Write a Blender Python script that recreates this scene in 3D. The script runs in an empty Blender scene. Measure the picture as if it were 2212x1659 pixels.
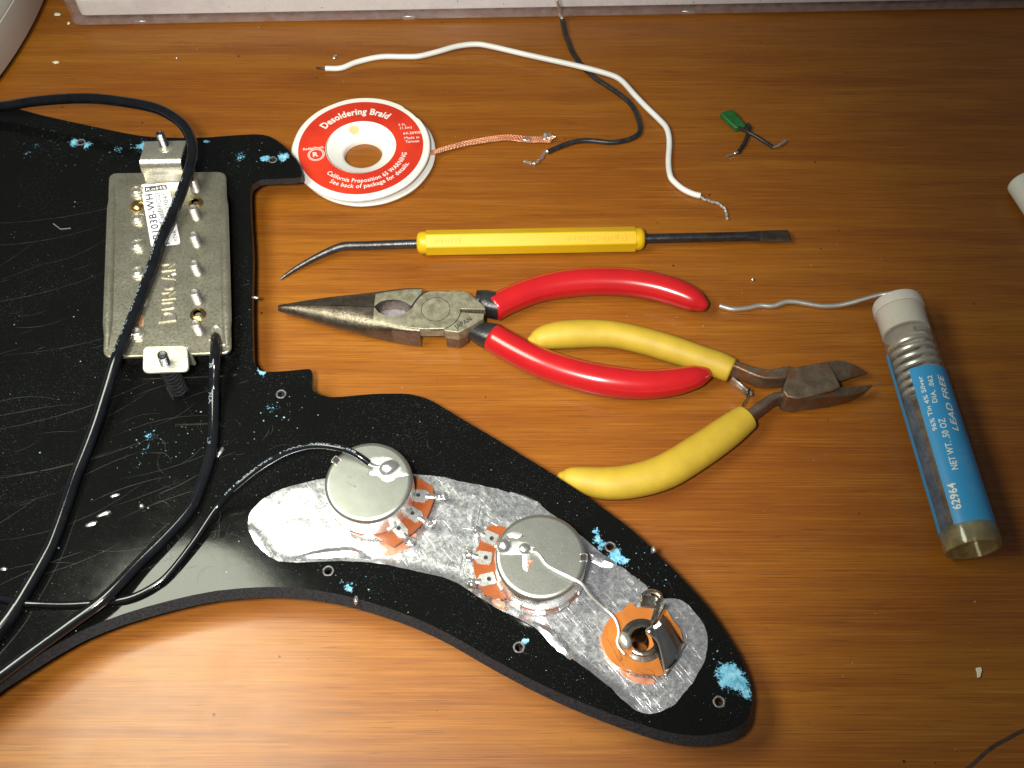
import bpy, bmesh, math, random
from mathutils import Vector, Matrix, noise
from mathutils.geometry import tessellate_polygon, delaunay_2d_cdt
random.seed(7)
S = 0.001                                   # everything below is written in millimetres
sc = bpy.context.scene
col = sc.collection

# ------------------------------------------------------------------ camera
CAM_H, PITCH, F = 275.0, 59.0, 2240.0       # height above the desk, degrees below the horizon, focal length in survey units
CAM_Y = -CAM_H / math.tan(math.radians(PITCH))
cd = bpy.data.cameras.new("camera"); cam = bpy.data.objects.new("camera", cd); col.objects.link(cam)
cam.location = (0, CAM_Y * S, CAM_H * S)
cam.rotation_euler = (math.radians(90 - PITCH), 0, 0)
cd.sensor_width = 36; cd.lens = 36 * F / 2212; cd.clip_start = 0.01; cd.clip_end = 20
sc.camera = cam

# ------------------------------------------------------------------ world and lamps
w = bpy.data.worlds.new("World"); sc.world = w; w.use_nodes = True
w.node_tree.nodes["Background"].inputs[0].default_value = (0.9, 0.95, 1.0, 1)
w.node_tree.nodes["Background"].inputs[1].default_value = 0.10
def lamp(name, loc, tilt, size, power, color, size_y):
    l = bpy.data.lights.new(name, 'AREA'); l.shape = 'ELLIPSE'; l.size = size * S; l.size_y = size_y * S
    l.energy = power; l.color = color
    o = bpy.data.objects.new(name, l); col.objects.link(o)
    o.location = Vector(loc) * S; o.rotation_euler = [math.radians(x) for x in tilt]
    return o
lamp("desk_lamp_light", (-168, -45, 280), (-4, -8, 0), 122, 1.05, (0.98, 1.0, 0.80), 190)   # the desk lamp over the left of the desk
fl_ = bpy.data.lights.new("camera_flash", 'SPOT'); fl_.energy = 6.2; fl_.color = (1.0, 0.95, 0.88); fl_.shadow_soft_size = .016
fl_.spot_size = math.radians(65); fl_.spot_blend = 1.0                                      # the flash beside the lens
fo = bpy.data.objects.new("camera_flash", fl_); col.objects.link(fo)
fo.location = Vector((-38, CAM_Y + 6, CAM_H + 12)) * S
fo.rotation_euler = (Vector((-46, 0, 0)) - Vector((-38, CAM_Y + 6, CAM_H + 12))).to_track_quat('-Z', 'Y').to_euler()
sc.view_settings.view_transform = 'Standard'; sc.view_settings.look = 'None'
sc.view_settings.exposure = 0.0; sc.view_settings.gamma = 1.0
sc.cycles.use_denoising = True
sc.cycles.max_bounces = 10; sc.cycles.transparent_max_bounces = 16
sc.cycles.sample_clamp_indirect = 6

# ------------------------------------------------------------------ survey helper: sight line (u, v) met with the level plane at height z
_a = math.radians(90 - PITCH)
def at(u, v, z=0.0):
    xr, yr = (u - 1106) / F, (829.5 - v) / F
    dy, dz = yr * math.cos(_a) + math.sin(_a), yr * math.sin(_a) - math.cos(_a)
    t = (z - CAM_H) / dz
    return Vector((xr * t, CAM_Y + dy * t, z))
def dist_at(u, v, z=0.0):                   # depth along the optical axis
    yr = (829.5 - v) / F
    return (z - CAM_H) / (yr * math.sin(_a) - math.cos(_a))
def mm(u, v, z, n):                         # n survey units at that place, in mm
    return n * dist_at(u, v, z) / F

# ------------------------------------------------------------------ materials
def newmat(name):
    m = bpy.data.materials.new(name); m.use_nodes = True
    nt = m.node_tree; return m, nt, nt.nodes["Principled BSDF"]
def N(nt, typ, **kw):
    n = nt.nodes.new(typ)
    for k, v in kw.items():
        if k in ('i',):
            for kk, vv in v.items(): n.inputs[kk].default_value = vv
        else: setattr(n, k, v)
    return n
def L(nt, a, b): nt.links.new(a, b)
def ramp(nt, fac, stops, interp='LINEAR'):
    r = nt.nodes.new('ShaderNodeValToRGB'); r.color_ramp.interpolation = interp
    e = r.color_ramp.elements
    while len(e) < len(stops): e.new(0.5)
    for el, (p, c) in zip(e, stops):
        el.position = p; el.color = c if len(c) == 4 else (*c, 1)
    L(nt, fac, r.inputs[0]); return r.outputs[0]
def coords(nt, scale=(1, 1, 1), rot=(0, 0, 0), loc=(0, 0, 0)):
    tc = nt.nodes.new('ShaderNodeTexCoord'); mp = nt.nodes.new('ShaderNodeMapping')
    mp.inputs['Scale'].default_value = scale; mp.inputs['Rotation'].default_value = rot; mp.inputs['Location'].default_value = loc
    L(nt, tc.outputs['Object'], mp.inputs['Vector']); return mp.outputs[0]
def streak(nt, scale, rot):                 # turn first, then stretch
    m2 = nt.nodes.new('ShaderNodeMapping'); m2.inputs['Scale'].default_value = scale
    L(nt, coords(nt, rot=(0, 0, rot)), m2.inputs['Vector']); return m2.outputs[0]
def noise_t(nt, vec, scale, detail=3, rough=0.55, dist=0.0):
    n = nt.nodes.new('ShaderNodeTexNoise')
    n.inputs['Scale'].default_value = scale; n.inputs['Detail'].default_value = detail
    n.inputs['Roughness'].default_value = rough; n.inputs['Distortion'].default_value = dist
    L(nt, vec, n.inputs['Vector']); return n.outputs['Fac']
def mixc(nt, fac, a, b, mode='MIX'):
    m = nt.nodes.new('ShaderNodeMix'); m.data_type = 'RGBA'; m.blend_type = mode
    for sock, val in ((m.inputs[0], fac), (m.inputs[6], a), (m.inputs[7], b)):
        if hasattr(val, 'is_linked') or hasattr(val, 'links'): L(nt, val, sock)
        elif isinstance(val, (int, float)): sock.default_value = val
        else: sock.default_value = val if len(val) == 4 else (*val, 1)
    return m.outputs[2]
def math_n(nt, op, a, b=None, c=None, clamp=False):
    m = nt.nodes.new('ShaderNodeMath'); m.operation = op; m.use_clamp = clamp
    for k, v in enumerate((a, b, c)):
        if v is None: continue
        if isinstance(v, (int, float)): m.inputs[k].default_value = v
        else: L(nt, v, m.inputs[k])
    return m.outputs[0]
def maprange(nt, v, a, b, c=0.0, d=1.0, smooth=True):
    m = nt.nodes.new('ShaderNodeMapRange'); m.interpolation_type = 'SMOOTHSTEP' if smooth else 'LINEAR'
    m.inputs[1].default_value = a; m.inputs[2].default_value = b; m.inputs[3].default_value = c; m.inputs[4].default_value = d
    L(nt, v, m.inputs[0]); return m.outputs[0]
def bump(nt, h, dist, strength=1.0, normal=None):
    b = nt.nodes.new('ShaderNodeBump'); b.inputs['Distance'].default_value = dist; b.inputs['Strength'].default_value = strength
    L(nt, h, b.inputs['Height'])
    if normal is not None: L(nt, normal, b.inputs['Normal'])
    return b.outputs[0]
def simple(name, c1, c2=None, rough=0.4, metal=0.0, scale=300, bmp=None, coat=0.0, coat_r=0.1, rvar=0.0, spec=0.5, sss=0.0, lo=0.35, hi=0.65, detail=4):
    m, nt, b = newmat(name)
    b.inputs['Roughness'].default_value = rough; b.inputs['Metallic'].default_value = metal
    b.inputs['Coat Weight'].default_value = coat; b.inputs['Coat Roughness'].default_value = coat_r
    b.inputs['Specular IOR Level'].default_value = spec
    if sss:
        b.inputs['Subsurface Weight'].default_value = sss; b.inputs['Subsurface Radius'].default_value = (1, .8, .6); b.inputs['Subsurface Scale'].default_value = .002
    v = coords(nt)
    n = noise_t(nt, v, scale, detail)
    if c2 is None: c2 = tuple(x * 0.8 for x in c1)
    L(nt, ramp(nt, n, [(lo, c1), (hi, c2)]), b.inputs['Base Color'])
    if rvar: L(nt, maprange(nt, n, .3, .7, rough - rvar, rough + rvar), b.inputs['Roughness'])
    if bmp:
        h = noise_t(nt, v, bmp[0], 4, .6); L(nt, bump(nt, h, bmp[1]), b.inputs['Normal'])
    return m
M = {}
def build_materials():
    # varnished wood: long fibres along x, short dark pores, broad bands, worm specks
    m, nt, b = newmat("varnished_wood")
    v1 = coords(nt, (8, 130, 1)); v2 = coords(nt, (26, 2300, 1)); v3 = coords(nt, (3, 16, 1)); v4 = coords(nt, (75, 3000, 1), loc=(3, 7, 0))
    warp = noise_t(nt, coords(nt), 9, 2)
    bands = noise_t(nt, v1, 1.0, 4, .6, .6); fib = noise_t(nt, v2, 1.0, 4, .65, .3); broad = noise_t(nt, v3, 1.0, 3, .5, .5); pores = noise_t(nt, v4, 1.0, 2, .5)
    c = ramp(nt, bands, [(.25, (.192, .0545, .0038)), (.5, (.286, .0965, .0068)), (.75, (.350, .134, .0108))])
    c = mixc(nt, maprange(nt, broad, .36, .68, 0, .55), c, (.185, .046, .004))
    c = mixc(nt, maprange(nt, fib, .44, .68, 0, .42), c, (.15, .04, .0045))
    c = mixc(nt, maprange(nt, fib, .5, .28, 0, .35), c, (.46, .19, .03))
    c = mixc(nt, maprange(nt, pores, .58, .72, 0, .55), c, (.075, .022, .005))
    vo = nt.nodes.new('ShaderNodeTexVoronoi'); vo.inputs['Scale'].default_value = 260; L(nt, coords(nt), vo.inputs['Vector'])
    sep = nt.nodes.new('ShaderNodeSeparateColor'); L(nt, vo.outputs['Color'], sep.inputs[0])
    pick = math_n(nt, 'GREATER_THAN', sep.outputs[0], .84)
    rad = math_n(nt, 'MULTIPLY_ADD', math_n(nt, 'POWER', sep.outputs[1], 3.0), .09, .035)
    dot = math_n(nt, 'LESS_THAN', vo.outputs['Distance'], rad)
    spots = math_n(nt, 'MULTIPLY', dot, pick)
    c = mixc(nt, math_n(nt, 'MULTIPLY', spots, .85), c, (.012, .006, .003))
    L(nt, c, b.inputs['Base Color'])
    sm = noise_t(nt, coords(nt, loc=(5, 1, 2)), 22, 4, .6)
    L(nt, maprange(nt, sm, .35, .7, .42, .52), b.inputs['Roughness'])
    b.inputs['Specular IOR Level'].default_value = .34
    b.inputs['Coat Weight'].default_value = .36
    L(nt, maprange(nt, sm, .3, .7, .16, .3), b.inputs['Coat Roughness'])
    h = math_n(nt, 'ADD', fib, math_n(nt, 'MULTIPLY', pores, -.8))
    L(nt, bump(nt, h, .00004, .6), b.inputs['Normal'])
    M['wood'] = m
    M['seam'] = simple("seam_dark", (.035, .018, .010), (.07, .04, .025), .5)
    # foil
    m, nt, b = newmat("crumpled_foil")
    v = coords(nt)
    b.inputs['Metallic'].default_value = .94
    n1 = noise_t(nt, v, 900, 5, .75, .8); n2 = noise_t(nt, v, 120, 3, .6)
    scr = noise_t(nt, streak(nt, (90, 7000, 100), .9), 1, 2, .6); scr2 = noise_t(nt, streak(nt, (110, 7600, 100), -.5), 1, 2, .6)
    L(nt, ramp(nt, n2, [(.3, (.74, .76, .79)), (.7, (.84, .855, .88))]), b.inputs['Base Color'])
    L(nt, maprange(nt, n1, .3, .7, .22, .37), b.inputs['Roughness'])
    pits = maprange(nt, n1, .66, .74)
    hh = math_n(nt, 'ADD', math_n(nt, 'MULTIPLY', pits, .9), math_n(nt, 'MULTIPLY', n2, .12))
    hh = math_n(nt, 'ADD', hh, math_n(nt, 'MULTIPLY', maprange(nt, scr, .64, .72), -.2))
    hh = math_n(nt, 'ADD', hh, math_n(nt, 'MULTIPLY', maprange(nt, scr2, .65, .73), -.2))
    L(nt, bump(nt, hh, .00005, .75), b.inputs['Normal'])
    M['foil'] = m
    M['crease'] = simple("foil_crease", (.84, .86, .88), (.72, .74, .77), .27, metal=.94, scale=500)
    # stamped metal with a leathery plating
    def plated(name, c1, c2, rough, sc1, dist, metal=1.0, st=1.0, rv=.04):
        m, nt, b = newmat(name); v = coords(nt)
        b.inputs['Metallic'].default_value = metal
        n = noise_t(nt, v, sc1, 5, .65, .4); n2 = noise_t(nt, v, sc1 * .12, 3)
        L(nt, ramp(nt, n2, [(.3, c1), (.7, c2)]), b.inputs['Base Color'])
        L(nt, maprange(nt, n, .3, .7, rough - rv, rough + rv), b.inputs['Roughness'])
        L(nt, bump(nt, n, dist, st), b.inputs['Normal']); return m
    M['nickel'] = plated("dull_nickel", (.33, .315, .25), (.45, .43, .345), .34, 1300, .00006, .84, 1.0, .09)
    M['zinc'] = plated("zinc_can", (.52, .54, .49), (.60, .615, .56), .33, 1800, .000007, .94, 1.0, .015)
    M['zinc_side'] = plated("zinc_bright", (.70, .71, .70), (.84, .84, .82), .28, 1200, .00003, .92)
    M['zinc_pale'] = plated("pale_zinc_tab", (.74, .73, .62), (.86, .85, .74), .48, 500, .0002, .85)
    M['bracket'] = plated("bright_bracket", (.66, .62, .52), (.82, .78, .68), .26, 700, .00004, .9)
    M['solder'] = plated("solder", (.82, .82, .82), (.92, .92, .91), .24, 700, .00005, .92)
    M['solder_dull'] = plated("dull_solder", (.78, .78, .77), (.90, .90, .88), .42, 900, .00004, .75)
    M['solderwire'] = plated("solder_wire", (.62, .60, .56), (.78, .76, .72), .38, 900, .00003, .8)
    M['screw'] = plated("screw_steel", (.40, .36, .34), (.56, .51, .48), .38, 2500, .0001, .85)
    M['darkscrew'] = plated("dark_screw", (.16, .16, .18), (.32, .32, .34), .3, 2000, .0001)
    M['gold'] = plated("flux_gold", (.70, .46, .14), (.86, .64, .26), .22, 900, .00006)
    M['copper'] = plated("copper_strand", (.86, .42, .24), (.95, .56, .36), .34, 2000, .0001, .8)
    M['lug'] = plated("tinned_lug", (.84, .84, .82), (.92, .92, .90), .3, 800, .00006, .9)
    M['dullsteel'] = plated("jack_steel", (.36, .33, .29), (.55, .52, .46), .22, 700, .00005)
    M['mirror'] = plated("spring_steel", (.52, .50, .48), (.66, .62, .58), .16, 120, .00003)
    # plastics and rubber
    M['phenolic'] = simple("phenolic_wafer", (.29, .072, .012), (.21, .046, .009), .38, scale=120, coat=.2)
    M['phenolic_o'] = simple("phenolic_orange", (.52, .185, .03), (.41, .13, .022), .36, scale=150, coat=.2)
    M['flux'] = simple("flux_residue", (.50, .17, .09), (.62, .34, .24), .12, scale=500, coat=.6)
    M['white'] = simple("white_plastic", (.80, .79, .76), (.74, .73, .69), .34, scale=40, sss=.05)
    M['white_d'] = simple("white_grey_plastic", (.60, .59, .57), (.55, .54, .52), .4, scale=20)
    M['whitewire'] = simple("white_insulation", (.80, .80, .80), (.70, .70, .69), .38, scale=90)
    M['blackwire'] = simple("black_insulation", (.012, .012, .014), (.03, .03, .032), .34, scale=500)
    M['cable'] = simple("black_cable_jacket", (.004, .0045, .0065), (.007, .008, .010), .13, scale=200, bmp=(500, .00002))
    M['blackplastic'] = simple("black_bobbin", (.010, .010, .011), (.02, .02, .022), .38, scale=400)
    M['rubber'] = simple("black_rubber", (.006, .006, .007), (.01, .01, .01), .7)
    M['spring'] = simple("black_spring", (.03, .03, .035), (.06, .06, .065), .25, metal=.6)
    M['red'] = simple("red_dipped_vinyl", (.50, .012, .014), (.43, .010, .014), .24, scale=60, coat=.35, coat_r=.12, sss=.03)
    M['yellowgrip'] = simple("yellow_matte_vinyl", (.53, .365, .030), (.42, .28, .024), .55, scale=120, bmp=(2500, .00006), lo=.3, hi=.75)
    M['yellow'] = simple("yellow_handle_plastic", (.66, .42, .004), (.62, .38, .004), .40, scale=60, sss=.04)
    M['paper'] = simple("sticker_paper", (.84, .84, .85), (.80, .80, .82), .45)
    M['ink_dark'] = simple("dark_blue_ink", (.018, .022, .05), (.03, .035, .07), .5)
    M['ink_black'] = simple("black_ink", (.012, .012, .012), (.02, .02, .02), .5)
    M['ink_white'] = simple("white_ink", (.82, .81, .76), (.74, .73, .68), .5, scale=900)
    M['ink_cable'] = simple("pale_cable_print", (.27, .33, .38), (.18, .23, .27), .5)
    M['redlabel'] = simple("red_label", (.66, .042, .016), (.52, .03, .014), .33, scale=45, lo=.42, hi=.62, coat=.2)
    M['green'] = simple("green_capacitor", (.012, .10, .022), (.02, .14, .03), .35, scale=200)
    M['flake'] = simple("dust_fleck", (.42, .42, .39), (.22, .22, .21), .7)
    M['blueflake'] = simple("blue_paint_fleck", (.14, .33, .44), (.26, .46, .58), .6)
    M['scratch'] = simple("scratch_line", (.05, .052, .045), (.014, .014, .013), .5, scale=250)
    M['chip'] = simple("cream_chip", (.78, .74, .60), (.7, .66, .52), .5)
    # pliers steels
    def steel(name, base, dark, rough, metal, sc1, rust=None):
        m, nt, b = newmat(name); v = coords(nt)
        n = noise_t(nt, v, sc1, 5, .65); n2 = noise_t(nt, v, sc1 * 6, 3, .6)
        c = ramp(nt, n, [(.33, base), (.62, dark)])
        if rust: c = mixc(nt, maprange(nt, noise_t(nt, v, sc1 * .6, 4, .6), .48, .66, 0, .85), c, rust)
        c = mixc(nt, maprange(nt, n2, .58, .7, 0, .6), c, tuple(x * .5 for x in dark))
        L(nt, c, b.inputs['Base Color']); b.inputs['Metallic'].default_value = metal
        L(nt, maprange(nt, n2, .3, .7, rough - .07, rough + .12), b.inputs['Roughness'])
        L(nt, bump(nt, n2, .00008, .8), b.inputs['Normal']); return m
    M['forged'] = steel("forged_steel", (.19, .16, .125), (.11, .09, .07), .34, .85, 260)
    M['patina'] = steel("ground_steel_patina", (.42, .41, .30), (.24, .215, .15), .42, .55, 420)
    M['sidesteel'] = steel("brown_side_steel", (.24, .175, .13), (.15, .105, .08), .4, .7, 400)
    M['rusty'] = steel("rusty_steel", (.235, .175, .118), (.13, .098, .07), .44, .6, 220, (.20, .085, .035))
    M['shaft'] = steel("blued_shaft", (.10, .10, .105), (.055, .055, .06), .36, .8, 300)
    M['sparkle'] = steel("grainy_steel", (.45, .43, .48), (.30, .28, .33), .4, .8, 900)
    M['dark'] = simple("dark_slot", (.012, .011, .010), (.02, .018, .016), .6)
    # clear plastics: mostly see-through with a thin sheen and some dust
    def clear(name, tint, haze, hazec, rough, var=.5):
        m, nt, b = newmat(name); nt.nodes.remove(b)
        out = nt.nodes['Material Output']
        tr = N(nt, 'ShaderNodeBsdfTransparent'); tr.inputs[0].default_value = (*tint, 1)
        gl = N(nt, 'ShaderNodeBsdfGlossy'); gl.inputs['Roughness'].default_value = rough
        df = N(nt, 'ShaderNodeBsdfDiffuse'); df.inputs[0].default_value = (*hazec, 1)
        lw = N(nt, 'ShaderNodeLayerWeight'); lw.inputs[0].default_value = .5
        fz = math_n(nt, 'MULTIPLY_ADD', math_n(nt, 'POWER', lw.outputs['Facing'], 4.0), .5, .04)
        m1 = N(nt, 'ShaderNodeMixShader'); m2 = N(nt, 'ShaderNodeMixShader')
        v = coords(nt); n = noise_t(nt, v, 260, 5, .7)
        L(nt, maprange(nt, n, .3, .75, haze * (1 - var), haze * (1 + var)), m1.inputs[0])
        L(nt, tr.outputs[0], m1.inputs[1]); L(nt, df.outputs[0], m1.inputs[2])
        L(nt, fz, m2.inputs[0]); L(nt, m1.outputs[0], m2.inputs[1]); L(nt, gl.outputs[0], m2.inputs[2])
        L(nt, m2.outputs[0], out.inputs[0]); return m
    M['tube'] = clear("clear_tube_plastic", (.965, .96, .94), .13, (.55, .50, .42), .10)
    M['tube_end'] = clear("yellowed_tube_plastic", (.88, .83, .70), .26, (.50, .42, .24), .14)
    M['cap'] = clear("frosted_cap", (.90, .89, .86), .64, (.88, .85, .80), .22, .06)
    M['acrylic'] = clear("clear_acrylic", (.975, .965, .97), .16, (.66, .61, .66), .06)
build_materials()
def blue_label_mat():
    m, nt, b = newmat("blue_label"); v = coords(nt)
    n = noise_t(nt, v, 90, 5, .65); n2 = noise_t(nt, v, 60, 3)
    c = mixc(nt, maprange(nt, n, .56, .72, 0, .45), (.055, .37, .76), (.22, .46, .66))
    c = mixc(nt, maprange(nt, n2, .58, .7, 0, .5), c, (.17, .38, .58))
    L(nt, c, b.inputs['Base Color']); b.inputs['Roughness'].default_value = .34
    tl_ = N(nt, 'ShaderNodeBsdfTranslucent'); L(nt, c, tl_.inputs[0]); mx = N(nt, 'ShaderNodeMixShader'); mx.inputs[0].default_value = .22
    L(nt, b.outputs[0], mx.inputs[1]); L(nt, tl_.outputs[0], mx.inputs[2]); L(nt, mx.outputs[0], nt.nodes['Material Output'].inputs[0])
    return m
M['bluelabel'] = blue_label_mat()

# ------------------------------------------------------------------ objects
ORG = {}
def thing(name, label, cat, loc, group=None):
    o = bpy.data.objects.new(name, None); o.empty_display_size = .005; col.objects.link(o)
    loc = Vector(loc); o.location = loc * S; ORG[o.name] = loc
    o['label'] = label; o['category'] = cat
    if group: o['group'] = group
    return o
class G:                                     # collects shapes; verts in world mm
    def __init__(s): s.v = []; s.f = []; s.mi = []
    def add(s, vs, fs, mi=0):
        k = len(s.v); s.v += [Vector(p) for p in vs]; s.f += [tuple(i + k for i in f) for f in fs]; s.mi += [mi] * len(fs)
        return s
def obj(name, g, mat, parent=None, bevel=0, seg=2, sub=0, sharp=38, org=None, flat=False, solid=0):
    base = ORG[parent.name] if parent else Vector((0, 0, 0))
    o_org = Vector(org) if org is not None else base
    me = bpy.data.meshes.new(name)
    me.from_pydata([((p - o_org) * S)[:] for p in g.v], [], g.f); me.validate()
    for m in (mat if isinstance(mat, (list, tuple)) else [mat]): me.materials.append(M[m])
    if any(g.mi) and len(me.polygons) == len(g.mi): me.polygons.foreach_set('material_index', g.mi)
    bm = bmesh.new(); bm.from_mesh(me); bmesh.ops.recalc_face_normals(bm, faces=bm.faces); bm.to_mesh(me); bm.free()
    if not flat:
        me.polygons.foreach_set('use_smooth', [True] * len(me.polygons))
        me.set_sharp_from_angle(angle=math.radians(sharp))
    o = bpy.data.objects.new(name, me); col.objects.link(o)
    if parent: o.parent = parent
    o.location = (o_org - base) * S; ORG[o.name] = o_org
    if solid:
        md = o.modifiers.new('thickness', 'SOLIDIFY'); md.thickness = solid * S
    if bevel:
        md = o.modifiers.new('bevel', 'BEVEL'); md.width = bevel * S; md.segments = seg; md.limit_method = 'ANGLE'; md.angle_limit = math.radians(35); md.harden_normals = False
    if sub:
        md = o.modifiers.new('subd', 'SUBSURF'); md.levels = sub; md.render_levels = sub
    return o
def tag(o, label, cat, group=None):
    o['label'] = label; o['category'] = cat
    if group: o['group'] = group
    return o
def again(src, parent, org, rz=0, sc_=1.0, label=None):  # one more of a kind: shares the mesh
    o = src.copy(); col.objects.link(o); o.parent = parent
    base = ORG[parent.name] if parent else Vector((0, 0, 0))
    o.location = (Vector(org) - base) * S; o.rotation_euler = (0, 0, rz); o.scale = (sc_,) * 3
    ORG[o.name] = Vector(org)
    if label: o['label'] = label
    return o

# ------------------------------------------------------------------ shapes
def spline(pts, n=6, closed=False):
    P = [Vector(p) for p in pts]; out = []; m = len(P)
    rng = range(m) if closed else range(m - 1)
    for i in rng:
        if closed: a, b, c, d = P[(i - 1) % m], P[i], P[(i + 1) % m], P[(i + 2) % m]
        else:
            b, c = P[i], P[i + 1]; a = P[i - 1] if i else b * 2 - c; d = P[i + 2] if i + 2 < m else c * 2 - b
        for k in range(n):
            t = k / n
            out.append(.5 * ((2 * b) + (c - a) * t + (2 * a - 5 * b + 4 * c - d) * t * t + (3 * b - a - 3 * c + d) * t ** 3))
    if not closed: out.append(P[-1])
    return out
def frames(path):
    T = []
    for i in range(len(path)):
        t = path[min(i + 1, len(path) - 1)] - path[max(i - 1, 0)]
        T.append(t.normalized() if t.length > 1e-9 else Vector((1, 0, 0)))
    fr = []
    for t in T:                               # side vector level, up vector as near to z as it can be
        s = t.cross(Vector((0, 0, 1)))
        if s.length < 1e-3: s = Vector((1, 0, 0))
        s.normalize()
        if fr and s.dot(fr[-1][1]) < 0: s = -s
        fr.append((t, s, s.cross(t).normalized()))
    return fr
def tube(g, path, r, n=12, cap=True, rz=None, mi=0, power=2.0, roundend=0):
    m = len(path); R = r if isinstance(r, (list, tuple)) else [r] * m
    RZ = rz if isinstance(rz, (list, tuple)) else ([rz] * m if rz else R)
    vs = []; fr = frames(path)
    for p, (t, s, u), a, b in zip(path, fr, R, RZ):
        for k in range(n):
            an = 2 * math.pi * k / n; c_, s_ = math.cos(an), math.sin(an)
            if power != 2:
                c_ = math.copysign(abs(c_) ** (2 / power), c_); s_ = math.copysign(abs(s_) ** (2 / power), s_)
            vs.append(p + s * (a * c_) + u * (b * s_))
    fs = [(i * n + k, i * n + (k + 1) % n, (i + 1) * n + (k + 1) % n, (i + 1) * n + k) for i in range(m - 1) for k in range(n)]
    if cap: fs += [tuple(range(n - 1, -1, -1)), tuple((m - 1) * n + k for k in range(n))]
    return g.add(vs, fs, mi)
def lathe(g, prof, c, n=40, X=Vector((1, 0, 0)), Y=Vector((0, 1, 0)), Z=Vector((0, 0, 1)), mi=0, a0=0, a1=2 * math.pi):
    c = Vector(c); vs = []; full = abs(a1 - a0 - 2 * math.pi) < 1e-6; cols = n if full else n + 1
    for r, z in prof:
        for k in range(cols):
            a = a0 + (a1 - a0) * k / n; vs.append(c + X * (r * math.cos(a)) + Y * (r * math.sin(a)) + Z * z)
    fs = []
    for i in range(len(prof) - 1):
        for k in range(n):
            k2 = (k + 1) % cols
            fs.append((i * cols + k, i * cols + k2, (i + 1) * cols + k2, (i + 1) * cols + k))
    return g.add(vs, fs, mi)
def prism(g, top, zb, shear=(0, 0), mi=0, mi_top=None):
    n = len(top); tp = [Vector(p) for p in top]
    bt = [Vector((p.x + shear[0], p.y + shear[1], zb if not isinstance(zb, (list, tuple)) else zb[i])) for i, p in enumerate(tp)]
    g.add(tp + bt, [tuple(range(n))], mi if mi_top is None else mi_top)
    k = len(g.v) - 2 * n
    fs = [tuple(range(2 * n - 1, n - 1, -1))] + [(i, (i + 1) % n, (i + 1) % n + n, i + n) for i in range(n)]
    g.f += [tuple(j + k for j in f) for f in fs]; g.mi += [mi] * len(fs)
    return g
def box(g, c, dims, R=None, mi=0):
    c = Vector(c); vs = []
    for x in (-.5, .5):
        for y in (-.5, .5):
            for z in (-.5, .5):
                d = Vector((x * dims[0], y * dims[1], z * dims[2])); vs.append(c + (R @ d if R else d))
    return g.add(vs, [(0, 1, 3, 2), (4, 6, 7, 5), (0, 4, 5, 1), (2, 3, 7, 6), (0, 2, 6, 4), (1, 5, 7, 3)], mi)
def blob(g, c, r, seed=0, amp=.12, nu=14, nv=9, zmin=None, mi=0):
    c = Vector(c); vs = []; r = (r, r, r) if isinstance(r, (int, float)) else r
    for i in range(nv + 1):
        th = math.pi * i / nv
        for k in range(nu):
            ph = 2 * math.pi * k / nu; d = Vector((math.sin(th) * math.cos(ph), math.sin(th) * math.sin(ph), math.cos(th)))
            q = 1 + amp * noise.noise(d * 1.7 + Vector((seed * 3.1, seed, 0)))
            p = c + Vector((d.x * r[0], d.y * r[1], d.z * r[2])) * q
            if zmin is not None and p.z < zmin: p.z = zmin
            vs.append(p)
    fs = [(i * nu + k, i * nu + (k + 1) % nu, (i + 1) * nu + (k + 1) % nu, (i + 1) * nu + k) for i in range(nv) for k in range(nu)]
    return g.add(vs, fs, mi)
def poly(pts, z): return [at(u, v, z) for u, v in pts]
def rounded(corners, r, n=5):
    out = []; m = len(corners)
    for i in range(m):
        p = Vector(corners[i]); a = (Vector(corners[i - 1]) - p).normalized(); b = (Vector(corners[(i + 1) % m]) - p).normalized()
        q0, q1 = p + a * r, p + b * r
        for k in range(n + 1):
            t = k / n; out.append(q0 * (1 - t) ** 2 + p * (2 * t * (1 - t)) + q1 * t * t)
    return out
def inside(p, pl):
    c = False; j = len(pl) - 1
    for i in range(len(pl)):
        a, b = pl[i], pl[j]
        if (a[1] > p[1]) != (b[1] > p[1]) and p[0] < (b[0] - a[0]) * (p[1] - a[1]) / (b[1] - a[1]) + a[0]: c = not c
        j = i
    return c
def edge_dist(p, pl):
    best = 1e9
    for i in range(len(pl)):
        a, b = pl[i - 1], pl[i]; dx, dy = b[0] - a[0], b[1] - a[1]; q = dx * dx + dy * dy
        t = max(0, min(1, ((p[0] - a[0]) * dx + (p[1] - a[1]) * dy) / q)) if q else 0
        best = min(best, math.hypot(p[0] - a[0] - t * dx, p[1] - a[1] - t * dy))
    return best
_tc = {}
def text_mesh(s, bold=0.0, shear=0.0, extr=0.0, res=3):      # flat lettering 1 unit tall, left end at x = 0
    key = (s, bold, shear, extr)
    if key in _tc: return _tc[key]
    c = bpy.data.curves.new('lettering', 'FONT'); c.body = s; c.size = 1.0; c.offset = bold; c.shear = shear; c.extrude = extr; c.resolution_u = res
    if bold: c.space_character = 1.06
    o = bpy.data.objects.new('lettering', c); me = bpy.data.meshes.new_from_object(o)
    vs = [v.co.copy() for v in me.vertices]; fs = [tuple(p.vertices) for p in me.polygons]
    bpy.data.objects.remove(o); bpy.data.curves.remove(c); bpy.data.meshes.remove(me)
    x0 = min(v.x for v in vs); x1 = max(v.x for v in vs); y0 = min(v.y for v in vs if True)
    for v in vs: v.x -= x0
    _tc[key] = (vs, fs, x1 - x0); return _tc[key]
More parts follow.
